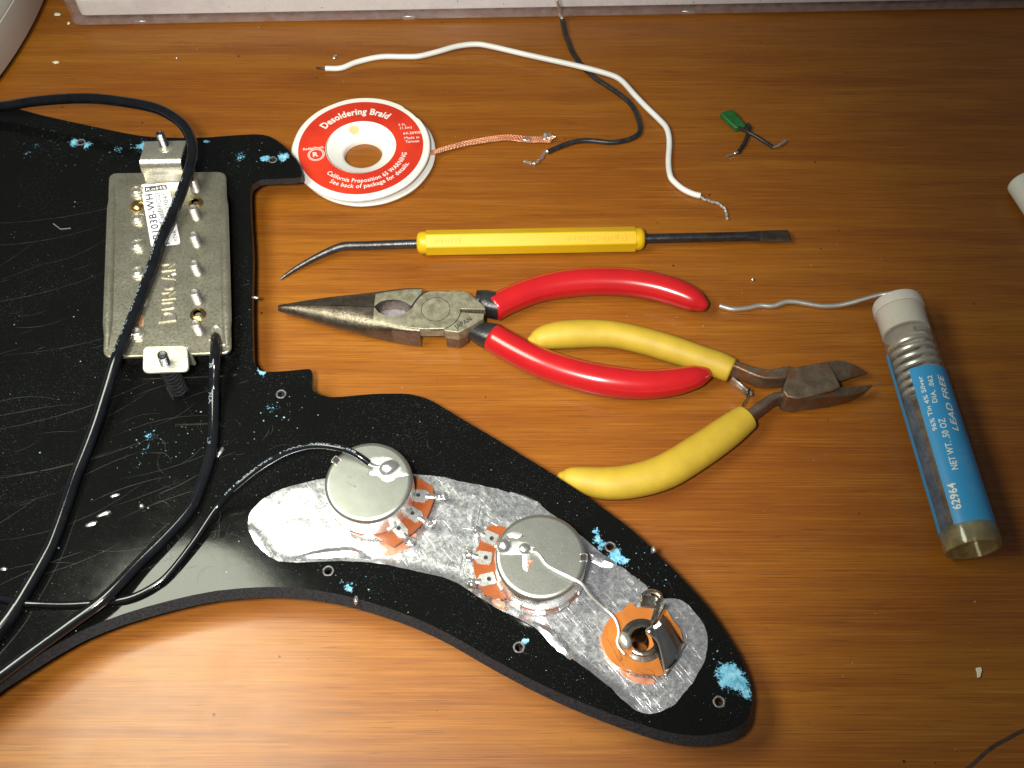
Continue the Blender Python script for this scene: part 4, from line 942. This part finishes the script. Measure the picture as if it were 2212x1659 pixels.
# ================================================================== SOLDERING AID TOOL
hz = 4.3; tl, tr_ = at(920, 524.5, hz), at(1373, 516.5, hz); tx = (tr_ - tl).normalized(); tyv = Vector((-tx.y, tx.x, 0)); tzv = Vector((0, 0, 1))
tool = thing("soldering_aid", "yellow handled soldering aid tool with a hooked tip and a flat blade", "hand tool", (tl + tr_) / 2 - Vector((0, 0, hz)))
g = G(); hv = []
for p in (tl, tr_):
    for k in range(6): a = math.radians(30 + 60 * k); hv.append(p - tyv * (4.3 * math.cos(a)) + tzv * (4.3 * math.sin(a)))
g.add(hv, [(0, 1, 2, 3, 4, 5), (11, 10, 9, 8, 7, 6)] + [(k, (k + 1) % 6, (k + 1) % 6 + 6, k + 6) for k in range(6)]); obj("handle", g, 'yellow', tool, bevel=.3, seg=2)
for p, d in ((tl, -tx), (tr_, tx)):
    g = G(); lathe(g, [(3.75, -.2), (3.75, 1.2), (3.6, 1.9), (3.2, 2.5), (2.4, 2.9), (1.6, 3.0), (1.0, 3.05)], p, 28, tyv, tzv, d); obj("handle_end", g, 'yellow', tool)
fn = (-tyv * math.cos(math.radians(60)) + tzv * math.sin(math.radians(60))); fu = (tyv * math.sin(math.radians(60)) + tzv * math.cos(math.radians(60)))
def facept(u): t = (at(u, 518, hz) - tl).dot(tx); return tl + tx * t + fn * 3.72
g = G(); text_flat(g, "RadioShack", facept(1350) + fu * .9, -tx, -fu, 21, 1.9, .02, extr=.09, bold=.02); obj("raised_lettering", g, 'yellow', tool)
g = G(); text_flat(g, "TAIWAN", facept(998) + fu * .9, -tx, -fu, 9, 1.7, .02, extr=.09, bold=.02); obj("raised_lettering", g, 'yellow', tool)
g = G(); hk = wire_path([(903, 526, hz), (870, 527, hz), (830, 528.5, hz), (790, 530, hz), (762, 530.5, hz), (742, 532, 4.2), (724, 537, 4.0), (700, 547, 3.5), (672, 561, 2.7), (640, 579, 1.7), (618, 594, 1.0), (606, 603, .6)], 5)
n = len(hk); rr = [1.42 if i < n * .45 else 1.42 - 1.08 * ((i / n - .45) / .55) ** 1.1 for i in range(n)]
tube(g, hk, rr, 12); obj("hook", g, 'shaft', tool)
g = G(); sh_ = wire_path([(1387, 515.5, hz), (1450, 514, 4.1), (1520, 512.5, 3.6), (1585, 511, 3.2), (1605, 510.5, 3.1), (1622, 510, 3.0), (1640, 509.5, 2.9), (1680, 509, 2.7), (1704, 508.5, 2.6)], 5); n = len(sh_)
tube(g, sh_, [1.45 if i < 22 else min(2.35, 1.45 + (i - 22) * .08) for i in range(n)], 12, rz=[1.45 if i < 22 else max(.35, 1.45 - (i - 22) * .10) for i in range(n)], power=2.6); bl = obj("blade", g, ['shaft', 'forged'], tool)
for f in bl.data.polygons:
    if (f.center / S + ORG[bl.name]).x > at(1640, 509.5, 2.9).x: f.material_index = 1

# ================================================================== NEEDLE NOSE PLIERS
pl_ = thing("needle_nose_pliers", "long nose pliers with glossy red dipped handles and worn steel jaws", "pliers", at(960, 700, 0))
ZC = 4.9
st = [(601.5, 659, 672, .9, 2), (606, 658, 674, 1.25, 2), (613, 657, 676.5, 1.55, 2), (644, 651.5, 684.5, 2.2, 2), (680, 645.5, 695, 2.8, 2), (713, 641, 705, 3.4, 2), (759, 636, 717.5, 4.0, 2.2), (800, 631.5, 728, 4.4, 2.8), (812, 630, 731, 4.5, 3.2), (818, 629.3, 732.3, 4.55, 3.5), (823, 628.7, 733.5, 4.57, 4), (829, 628, 735, 4.6, 4.5), (838, 626.8, 737, 4.62, 5), (852, 625, 739.5, 4.68, 6), (866, 623.3, 742.7, 4.7, 7), (878, 622.4, 744.8, 4.72, 8), (889, 622.2, 746, 4.72, 9), (900, 622.2, 747, 4.72, 10), (911, 622.4, 748, 4.72, 10)]
elev = math.radians(56)
def jaw(side):
    g = G(); K = 16; vs = []; use = [s_ for s_ in st]
    for (u, vt, vb, hzz, pw) in use:
        E = mm(u, (vt + vb) / 2, ZC, (vb - vt) / 2); kz = hzz * math.cos(elev); p_ = pw / (pw - 1)
        wy = (max(.05, E ** p_ - kz ** p_)) ** (1 / p_) / math.sin(elev)
        cpt = at(u, (vt + vb) / 2, ZC)
        gap = .12
        if 815 <= u <= 892: gap = (3.0 if side > 0 else 3.4) * math.sqrt(max(0.002, 1 - ((u - 853) / 38) ** 2))
        for k in range(K + 1):
            a = -math.pi / 2 + math.pi * k / K; c_, s_ = math.cos(a), math.sin(a)
            yy_ = wy * abs(c_) ** (2 / pw); zz_ = hzz * math.copysign(abs(s_) ** (2 / pw), s_)
            yy_ = max(yy_, min(gap, wy * .92))
            vs.append(cpt + Vector((0, side * yy_, zz_)))
        for zz_ in (hzz * .98, -hzz * .98): vs.append(cpt + Vector((0, side * min(gap, wy * .9), zz_)))
    W = K + 3
    fs = []
    m = len(use)
    for i in range(m - 1):
        for k in range(W): fs.append((i * W + k, i * W + (k + 1) % W, (i + 1) * W + (k + 1) % W, (i + 1) * W + k))
    fs += [tuple(range(W)), tuple((m - 1) * W + k for k in range(W - 1, -1, -1))]
    g.add(vs, fs); o = obj("jaw", g, ['forged', 'patina', 'sidesteel'], pl_, sharp=40)
    for f in o.data.polygons:
        x = (Vector(f.center) / S + ORG[o.name]).x; zc = f.center.z / S + ORG[o.name].z
        if f.normal.z > .95 and x > at(806, 660, 9).x and zc > 8.5: f.material_index = 1
        elif side < 0 and f.normal.y < -.9 and x > at(845, 720, 4).x: f.material_index = 2
    return o
jaw(1); jaw(-1)
g = G(); prism(g, poly([(815, 650), (832, 640), (870, 640), (900, 655), (890, 676), (850, 690), (822, 680)], 4.2), 2.0); obj("grip_hole_floor", g, 'sparkle', pl_)
# serrations along the seam
g = G()
for k in range(34):
    p = at(612 + k * 4.2, 659.2, ZC + 1.0 + k * .085); box(g, p + Vector((0, 0, .25)), (.32, .55, .5))
obj("jaw_teeth", g, 'forged', pl_)
JZT = 9.72
jt = [(892, 662), (897, 654), (905, 643), (915, 634), (926, 629), (945, 628), (968, 629), (977, 627), (1002, 628.5), (1014, 633.5), (1026, 644), (1046, 660), (1049, 668), (996, 667), (994, 670), (996, 674), (1046, 677), (1044, 689), (1018, 704), (991, 718), (962, 714.5), (958, 709.5), (912, 710.5), (880, 707), (862, 692), (868, 682), (880, 672)]
g = G(); prism(g, poly(jt, JZT), 5.4, mi=0, mi_top=0); obj("joint_plate", g, 'patina', pl_, bevel=.22, seg=2)
g = G(); prism(g, [p + Vector((0, .9, 0)) for p in poly([(890, 650), (925, 632), (1000, 632), (1040, 664), (1040, 688), (990, 712), (905, 709)], 5.3)], .4); obj("lower_joint_plate", g, 'sidesteel', pl_, bevel=.3, seg=2)
g = G(); prism(g, poly([(962, 690), (1012, 690), (1012, 706), (991, 717.6), (962, 714.2)], JZT - .05), .5); obj("joint_shoulder", g, 'sidesteel', pl_, bevel=.35, seg=2)
def ring(g, cu, cv, z, r, a0=0, a1=6.2832, n=40, th=.10):
    cc_ = at(cu, cv, z); tube(g, [cc_ + Vector((r * math.cos(a0 + (a1 - a0) * k / n), r * math.sin(a0 + (a1 - a0) * k / n), 0)) for k in range(n + 1)], th, 6, cap=False, rz=.03)
g = G(); ring(g, 941, 668, JZT, 4.5); obj("rivet_ring", g, 'dark', pl_)
g = G(); ring(g, 941, 668, JZT, 7.9, -1.75, .0, 24, .14); obj("joint_groove", g, 'dark', pl_)
g = G(); tube(g, wire_path([(890, 661.5, JZT - .05), (896, 652, JZT), (904, 642, JZT), (914, 633, JZT), (926, 628.5, JZT - .1)], 4), .28, 6, rz=.08); obj("joint_groove", g, 'dark', pl_)
g = G()
for k in range(7): box(g, at(1006 + k * 5.6, 671.3 + k * .75, 8.6), (.35, 1.3, 1.6))
obj("crimp_teeth", g, 'sidesteel', pl_)
d0, d1 = at(986, 712, JZT), at(1022, 691, JZT); dx = (d1 - d0).normalized()
g = G(); text_flat(g, "JAPAN", d0, dx, Vector((-dx.y, dx.x, 0)), (d1 - d0).length * .96, 1.7, .03, bold=.01); obj("stamped_lettering", g, 'dark', pl_)
g = G(); tube(g, wire_path([(1028, 650, 5), (1042, 652, 5), (1055, 657, 5), (1080, 662, 5)], 4), [3.2, 3.2, 3.3, 3.4, 3.6, 3.8, 3.9, 4, 4, 4, 4, 4, 4], 14, power=3); obj("upper_neck", g, 'shaft', pl_)
g = G(); tube(g, wire_path([(1003, 706, 4.8), (1020, 714, 4.8), (1040, 721, 4.8), (1075, 731, 4.8)], 4), [2.8, 2.7, 2.6, 2.6, 2.7, 2.8, 3.0, 3.2, 3.5, 3.7, 3.8, 3.9, 4], 14, power=3); obj("lower_neck", g, 'shaft', pl_)
def grip(pts, zc, name, mat, parent, rzf=1.0, dens=6):
    P3 = [at(u, v, zc if len(q) == 0 else q[0]) for u, v, hw, *q in pts]; R_ = [mm(u, v, zc, hw) for u, v, hw, *q in pts]
    pth = spline(P3, dens); rr = [q.x for q in spline([Vector((r, 0, 0)) for r in R_], dens)]
    # round off both ends
    g = G(); T0 = (pth[0] - pth[1]).normalized(); T1 = (pth[-1] - pth[-2]).normalized()
    tube(g, [pth[0] + T0 * .35] + pth + [pth[-1] + T1 * rr[-1] * .5, pth[-1] + T1 * rr[-1] * .75], [rr[0] * .88] + rr + [rr[-1] * .75, rr[-1] * .3], 20, rz=[x * rzf for x in [rr[0] * .88] + rr + [rr[-1] * .75, rr[-1] * .3]]); return obj(name, g, mat, parent, sharp=60)
grip([(1066, 666, 29.5), (1105, 646, 29.5), (1170, 622.5, 29.5), (1250, 609.5, 31), (1340, 608.5, 31), (1410, 618, 31), (1465, 634, 30), (1500, 649, 25), (1518, 659, 15)], 4.9, "handle", 'red', pl_)
grip([(1064, 729, 31.5), (1110, 755, 32), (1170, 784, 33), (1235, 806, 34), (1305, 822, 35.5), (1385, 830, 33.5), (1450, 825.5, 31), (1500, 814.5, 26), (1524, 808, 17)], 5.1, "handle", 'red', pl_)

# ================================================================== DIAGONAL CUTTERS
cu_ = thing("diagonal_cutters", "rusty diagonal cutting pliers with dull yellow grips lying open", "pliers", at(1740, 825, 0))
def prz(pts, zb): return [at(u, v, z) for u, v, z in pts], zb
g = G(); prism(g, [at(u, v, 9.2) for u, v in ((1707, 790), (1716, 793), (1757, 785.5), (1788, 780), (1800, 800), (1812, 824), (1817, 836), (1800, 842), (1757, 854), (1723, 861), (1700, 857), (1691, 843), (1699, 820))], .6); obj("pivot_body", g, 'rusty', cu_, bevel=.45, seg=2)
g = G(); prism(g, [at(u, v, z) for u, v, z in ((1784, 781, 9.0), (1807, 778, 8.4), (1822, 779.5, 7.8), (1840, 784.5, 6.8), (1856, 792, 5.6), (1874.5, 805, 3.6), (1842, 815.5, 3.2), (1813, 824.5, 3.4), (1796, 812, 8.2))], [1.5, 1.5, 1.6, 1.9, 2.4, 3.0, 2.8, 2.8, 1.5]); obj("cutting_jaw", g, 'rusty', cu_, bevel=.25, seg=2)
g = G(); prism(g, [at(u, v, z) for u, v, z in ((1796, 843, 9.0), (1817, 836.5, 8.6), (1850, 833.6, 6.8), (1885, 830.7, 4.4), (1869, 845, 4.6), (1842, 853, 6.0), (1800, 857, 7.2), (1757, 860, 7.8), (1726, 862, 8.0), (1757, 854, 8.9))], [.8, .8, 1.6, 3.2, 2.6, 1.6, .8, .6, .6, .6]); obj("cutting_jaw", g, 'rusty', cu_, bevel=.3, seg=2)
g = G(); prism(g, [at(u, v, 7.6) for u, v in ((1575, 775), (1589, 778), (1610, 785), (1631, 791.5), (1650, 795.5), (1665, 796), (1688, 792), (1709, 788), (1700, 815), (1675, 817.5), (1651.5, 817), (1636, 813), (1621, 807), (1590, 793), (1572, 788))], 1.5); obj("arm", g, 'rusty', cu_, bevel=.5, seg=2)
g = G(); prism(g, [at(u, v, 7.6) for u, v in ((1605, 894), (1616, 883), (1638, 866), (1661, 850), (1675, 845), (1695, 842), (1705, 858), (1690, 856), (1677, 862), (1662, 873), (1651, 882), (1636, 892), (1622, 901), (1608, 912))], 1.4); obj("arm", g, 'sidesteel', cu_, bevel=.9, seg=3)
grip([(1150, 737, 14), (1160, 734, 22), (1186, 727, 28.5), (1230, 722, 31.5), (1290, 720.5, 30.5), (1340, 725, 29.5), (1400, 739, 29.5), (1450, 754, 30), (1510, 774, 29), (1555, 789.5, 29), (1579, 800, 27.5)][::-1], 4.7, "grip", 'yellowgrip', cu_)
grip([(1214, 1031, 14, 4.6), (1228, 1033, 24, 4.7), (1262, 1038, 31, 5), (1310, 1044, 36.5, 5), (1372, 1038, 38, 5), (1440, 1017, 39, 5), (1510, 975, 38, 5), (1565, 937, 36, 5), (1600, 911, 32, 5), (1612, 902, 30, 5)][::-1], 4.9, "grip", 'yellowgrip', cu_, .9)
g = G(); q = [at(1584, 814, 7.6), at(1616.5, 841, 7.6), at(1609, 852, 4.0), at(1577, 828, 4.0)]; g.add(q, [(0, 1, 2, 3)]); obj("return_spring", g, 'lug', cu_, solid=.35)
g = G(); q = [at(1620, 837, 8), at(1604, 873, 7), at(1602, 878, 3.6), at(1616, 849, 3.6)]; g.add(q, [(0, 1, 2, 3)]); obj("spring_hook", g, 'shaft', cu_, solid=.35)
g = G(); tube(g, spline([at(1614, 848, 5), at(1620, 853, 5.4), at(1623, 850, 6), at(1620, 846, 6.4), at(1617, 847, 6.4)], 4), .35, 6); obj("spring_curl", g, 'solderwire', cu_)

# ================================================================== SOLDER TUBE
TR = 7.6; ta, tb = at(1936, 652, TR), at(2103, 1188, TR); TL = (tb - ta).length; td = (tb - ta).normalized(); tsd = Vector((-td.y, td.x, 0)); 
if tsd.x < 0: tsd = -tsd
st_ = thing("solder_tube", "clear plastic tube of coiled solder with a blue label and a frosted cap", "solder tube", (ta + tb) / 2 - Vector((0, 0, TR)))
Zv = Vector((0, 0, 1))
def cyl(t, phi, r): return ta + td * (t * TL) + (Zv * math.cos(phi) + tsd * math.sin(phi)) * r
def hit(u, v, r=None):
    r = r or TR; e = Vector((0, CAM_Y, CAM_H)); d = (at(u, v, 0) - e).normalized(); w_ = e - ta
    dp, wp = d - td * d.dot(td), w_ - td * w_.dot(td); A, B, C_ = dp.dot(dp), 2 * dp.dot(wp), wp.dot(wp) - r * r
    q = B * B - 4 * A * C_; k = (-B - math.sqrt(max(0, q))) / (2 * A); p = e + d * k; rel = p - ta
    return rel.dot(td) / TL, math.atan2(rel.dot(tsd), rel.z)
g = G(); lathe(g, [(TR, .035 * TL), (TR, .93 * TL)], ta, 48, tsd, Zv, td); obj("tube", g, 'tube', st_)
g = G(); lathe(g, [(TR + .05, .93 * TL), (TR + .12, .985 * TL), (TR - .2, TL), (TR - 1.1, TL), (TR - 1.3, .98 * TL), (TR - 1.5, .935 * TL), (3, .925 * TL), (.01, .925 * TL)], ta, 48, tsd, Zv, td); obj("tube_base", g, 'tube_end', st_)
CAPL = hit(1945, 696)[0] * TL
g = G(); lathe(g, [(.01, -.2), (TR - 1.4, -.2), (TR - .3, .3), (TR + .1, 1.2), (TR + .1, 4.0), (TR - .35, 4.1), (TR - .4, CAPL), (TR - 1.0, CAPL + .1), (TR - 1.2, 4.2), (.01, 4.1)], ta, 48, tsd, Zv, td); obj("cap", g, 'cap', st_)
LA, LB = hit(1963, 798, TR + .06), hit(2061, 1133, TR + .06)
def phi0(t): return LA[1] + (LB[1] - LA[1]) * (t - LA[0]) / (LB[0] - LA[0])
g = G(); nt_, nph = 24, 60; vs = []
for i in range(nph + 1):
    f = i / nph
    for j in range(nt_ + 1):
        ph_end = math.radians(272); s_ = j / nt_; t0 = LA[0] if f < .45 else LA[0] - .11 * min(1, (f - .45) / .25); t = t0 + (LB[0] - t0) * s_
        vs.append(cyl(t, phi0(t) + (ph_end - phi0(t)) * f, TR + .06))
g.add(vs, [(i * (nt_ + 1) + j, i * (nt_ + 1) + j + 1, (i + 1) * (nt_ + 1) + j + 1, (i + 1) * (nt_ + 1) + j) for i in range(nph) for j in range(nt_)]); obj("blue_label", g, 'bluelabel', st_)
def tube_text(g, s, p_a, p_b, h, bold=0, shear=0):      # from the lower end p_a to the upper end p_b of the baseline
    (t_a, f_a), (t_b, f_b) = hit(*p_a, TR + .06), hit(*p_b, TR + .06); vs, fs, wd = text_mesh(s, bold, shear); out = []
    for v in vs: k = v.x / wd; out.append(cyl(t_a + (t_b - t_a) * k, f_a + (f_b - f_a) * k - (v.y / .7) * h / TR, TR + .12))
    return g.add(out, fs)
g = G()
tube_text(g, "62964", (2077, 1098), (2063, 1042), 2.15, .018)
tube_text(g, "96% Tin 4% Silver", (2025, 929), (1991, 812), 1.25, .012)
tube_text(g, "DIA. .062", (2025, 869), (2013, 811), 1.35, .012)
tube_text(g, "NET WT. .50 OZ", (2070, 1013), (2040, 903), 1.75, .013)
tube_text(g, "LEAD FREE", (2071, 931), (2036, 811), 1.95, .012, .22)
obj("printed_lettering", g, 'ink_white', st_)
g = G(); cp = []; n = 7 * 30
for i in range(n + 1):
    a = 2 * math.pi * i / 30; s_ = CAPL + 1.6 + i / n * (LA[0] * TL - CAPL + 3.0)
    tilt = .15
    cp.append(ta + td * (s_ + 1.3 * math.cos(a + 1.2)) + (Zv * math.cos(a) + tsd * math.sin(a)) * 6.0 + tsd * .25 - Zv * .3)
# parallel transport around the coil
def coil_tube(g, path, r, nn_=8):
    vs = []; up = None
    for i, p in enumerate(path):
        t = (path[min(i + 1, len(path) - 1)] - path[max(i - 1, 0)]).normalized()
        up = td if up is None else up
        s_ = t.cross(up).normalized(); u2 = s_.cross(t)
        for k in range(nn_): a = 2 * math.pi * k / nn_; vs.append(p + s_ * (r * math.cos(a)) + u2 * (r * math.sin(a)))
    m = len(path)
    g.add(vs, [(i * nn_ + k, i * nn_ + (k + 1) % nn_, (i + 1) * nn_ + (k + 1) % nn_, (i + 1) * nn_ + k) for i in range(m - 1) for k in range(nn_)])
coil_tube(g, cp, .86); obj("solder_coil", g, 'solderwire', st_)
g = G(); tube(g, wire_path([(1554, 660, 1.2), (1566, 664, 1.0), (1585, 668, .9), (1615, 665.5, .9), (1641, 660, 1.0), (1660, 661, 1.1), (1674, 660, 1.2), (1688, 655, 1.5), (1701, 651.5, 1.7), (1720, 652, 1.7), (1737, 655, 1.6), (1775, 661, 1.5), (1808, 660, 1.8), (1835, 655, 2.6), (1860, 648, 3.6), (1885, 641, 4.6), (1905, 636.5, 5.4), (1925, 634, 6.4)], 5), .82, 10); obj("solder_tail", g, 'solderwire', st_)

# ================================================================== THINGS AT THE EDGES
# white tube end on the right
wt = thing("white_tube", "white plastic tube end entering from the right edge of the desk", "tube", at(2190, 395, 0))
g = G(); a, b_ = at(2206, 391, 5.1), at(2333, 581, 5.1); d = (b_ - a).normalized(); sd = Vector((-d.y, d.x, 0))
lathe(g, [(.01, 0), (4.5, 0), (4.95, .4), (5.1, 1.2), (5.1, (b_ - a).length), (.01, (b_ - a).length)], a, 32, sd, Zv, d); obj("barrel", g, 'white', wt)
# keyboard with clear acrylic surround along the top
k0_, k1_ = at(160, 56, 1.0), at(2212, 18.5, 1.0); kx = (k1_ - k0_).normalized(); ky = Vector((-kx.y, kx.x, 0)); KL = (k1_ - k0_).length + 60
kb = thing("keyboard", "white keyboard in a clear acrylic surround along the top edge of the desk", "keyboard", k0_ - Vector((0, 0, 1)))
def kp(x, y, z): return Vector((k0_.x, k0_.y, 0)) + kx * x + ky * y + Zv * z
def slab(x0, x1, y0, y1, z0, z1, r):
    g = G(); prism(g, rounded([kp(x0, y0, z1), kp(x1, y0, z1), kp(x1, y1, z1), kp(x0, y1, z1)], r), z0); return g
obj("acrylic_surround", slab(-1, KL, 0, 130, .8, 12.5, 4.0), 'acrylic', kb, bevel=.8, seg=3)
def tray_mat():
    m, nt, b = newmat("crumb_speckled_tray"); v = coords(nt); b.inputs['Roughness'].default_value = .45
    n = noise_t(nt, v, 500, 3, .6); n2 = noise_t(nt, v, 60, 3)
    c = mixc(nt, maprange(nt, n2, .45, .7, 0, .5), (.86, .83, .85), (.70, .65, .69)); c = mixc(nt, maprange(nt, n, .68, .74), c, (.05, .04, .04)); L(nt, c, b.inputs['Base Color']); return m
M['tray'] = tray_mat()
obj("white_tray", slab(2.5, KL - 2, 2.6, 127, 3.4, 11.2, 3.0), 'tray', kb, bevel=.5, seg=2)
obj("key_deck", slab(1.5, KL - 3, 5.5, 126, 12.9, 16.5, 3.0), 'white', kb, bevel=.8, seg=2)
ft = G(); box(ft, kp(25, 3, .45), (5, 1.6, .8)); ft_ = obj("clear_foot", ft, 'lug', kb, bevel=.15, seg=1, org=kp(25, 3, 0))
for x in (130, 240): again(ft_, kb, kp(x, 3, 0))
# rounded white base in the upper left corner
p1_, p2_, p3_ = at(97, 0, 2), at(60, 77, 2), at(0, 168, 2)
def circum(a, b, c):
    d = 2 * (a.x * (b.y - c.y) + b.x * (c.y - a.y) + c.x * (a.y - b.y))
    ux = ((a.x ** 2 + a.y ** 2) * (b.y - c.y) + (b.x ** 2 + b.y ** 2) * (c.y - a.y) + (c.x ** 2 + c.y ** 2) * (a.y - b.y)) / d
    uy = ((a.x ** 2 + a.y ** 2) * (c.x - b.x) + (b.x ** 2 + b.y ** 2) * (a.x - c.x) + (c.x ** 2 + c.y ** 2) * (b.x - a.x)) / d
    c_ = Vector((ux, uy, 0)); return c_, (Vector((a.x, a.y, 0)) - c_).length
bc, BR = circum(p1_, p2_, p3_)
wb = thing("white_appliance", "rounded white plastic appliance with a thin seam in the far left corner of the desk", "appliance", bc)
g = G(); lathe(g, [(.01, .1), (BR - 1.5, .1), (BR - 1.5, 2.2), (.01, 2.2)], bc, 96); obj("rubber_foot", g, 'rubber', wb)
g = G(); lathe(g, [(BR - 2, 2.2), (BR - .3, 2.2), (BR, 2.8), (BR - .1, 16.5), (BR - .7, 17.0)], bc, 128); obj("lower_shell", g, 'white_d', wb)
g = G(); lathe(g, [(BR - .9, 16.9), (BR - .3, 17.3), (BR - .6, 20), (BR - 2.2, 27), (BR - 6, 33), (BR - 14, 37.5), (BR - 30, 40), (.01, 40.5)], bc, 128); obj("upper_shell", g, 'white_d', wb)

# ================================================================== SCRAPS
def crumb(name, u, v, z, r, label, cat, mat='solder', seed=1, amp=.25, ang=0):
    p = at(u, v, z); b = G(); r3 = (r, r, r) if isinstance(r, (int, float)) else r
    blob(b, (0, 0, 0), r3, seed, amp, 12, 8); Rm = Matrix.Rotation(ang, 3, 'Z'); g = G(); g.add([Rm @ q + p + Vector((0, 0, r3[2])) for q in b.v], b.f)
    o = obj(name, g, mat, None, org=p); tag(o, label, cat, "solder crumbs and shavings scattered about" if mat == 'solder' else "pale crumbs near the white appliance"); return o
crumb("solder_ball", 1625, 606, 0, .6, "tiny round solder ball on bare desk to the right of the red handle tip", "solder ball", seed=2, amp=.05)
crumb("solder_ball", 383, 128, 0, .5, "tiny solder ball on the desk above the loop of black cable", "solder ball", seed=3, amp=.05)
crumb("solder_ball", 308, 1096, GZ, .75, "round solder ball on the black plate between the two thick cables", "solder ball", seed=4, amp=.05)
crumb("solder_splash", 1411, 1190, GZ - .2, (.7, 1.0, .8), "solder splash on the right edge of the black plate near a blue stained screw hole", "solder splash", seed=5)
crumb("solder_splash", 770, 1299, GZ - .3, (.7, 1.2, .8), "solder splash clinging to the lower edge of the black plate below the foil", "solder splash", seed=6)
crumb("solder_splash", 552, 645, GZ - .6, (1.2, .5, .5), "solder splash on the cutout edge level with the tip of the hooked tool", "solder splash", seed=7)
crumb("solder_shaving", 225, 1111, GZ, (2.0, .6, .3), "bright sliver of solder beside the thick cable, upper of the close pair", "solder shaving", seed=8, ang=.5)
crumb("solder_shaving", 198, 1133, GZ, (1.7, .7, .3), "bright sliver of solder beside the thick cable, lower of the close pair", "solder shaving", seed=9, ang=.45)
crumb("solder_shaving", 249, 1071, GZ, (1.4, .5, .25), "thin solder flake on the black plate above the close pair of slivers", "solder shaving", seed=10, ang=.3)
crumb("solder_shaving", 476, 978, GZ, (.6, 1.8, .3), "upright thin solder flake touching the right side of the plain cable", "solder shaving", seed=11, ang=-.4)
crumb("solder_shaving", 724, 124, 0, (.7, 1.2, .4), "pale shaving on the desk above the left end of the white wire", "solder shaving", seed=12, ang=-.5)
crumb("solder_shaving", 9, 1230, GZ, (.9, .5, .3), "small solder flake on the black plate at the left edge of the picture", "solder shaving", seed=13)
p = [at(u, v, .5) for u, v in ((2108, 1443), (2119, 1440), (2122, 1447), (2118, 1463), (2112, 1464), (2111, 1452))]
g = G(); prism(g, p, .06); o = obj("plastic_chip", g, 'chip', None, org=at(2115, 1452, 0), bevel=.1, seg=1); tag(o, "cream coloured plastic chip alone on the lower right of the desk", "chip")
g = G(); tube(g, [at(115, 483, GZ + .25), at(131, 495, GZ + .25), at(153, 493, GZ + .25)], .17, 6); o = obj("wire_clipping", g, 'lug', None, org=at(131, 492, GZ)); tag(o, "short bent hair thin clipping on the black plate left of the pickup", "clipping")
crumb("white_crumb", 125, 33, 0, (1.3, .9, .4), "larger white crumb on the desk between the white base and the keyboard", "crumb", 'chip', 3, .5)
crumb("white_crumb", 149, 52, 0, (.6, .7, .4), "smaller white crumb on the desk just below the keyboard corner", "crumb", 'chip', 4, .5)
crumb("tan_crumb", 121, 136, 0, (1.3, .7, .3), "flat tan crumb on the desk near the white base", "crumb", 'chip', 6, .5)
# dust scattered on the desk
rnd = random.Random(8); g = G(); cnt = 0
while cnt < 420:
    u, v = rnd.uniform(-50, 2260), rnd.uniform(20, 1680); p = at(u, v, .015)
    if inside((p.x, p.y), gp2): continue
    fleck(g, p, min(.34, .05 + rnd.expovariate(20)), rnd); cnt += 1
for u, v, n in ((1040, 295, 26), (430, 95, 40), (560, 60, 30), (1640, 150, 14), (2060, 80, 16), (1560, 470, 12), (850, 720, 12), (1480, 700, 10)):
    for _ in range(n): fleck(g, at(rnd.gauss(u, 26), rnd.gauss(v, 12), .015), min(.3, .05 + rnd.expovariate(15)), rnd)
o = obj("desk_dust", g, 'flake', None, flat=True); o['kind'] = 'stuff'; o['label'] = "pale specks of dust scattered on the wooden desk"
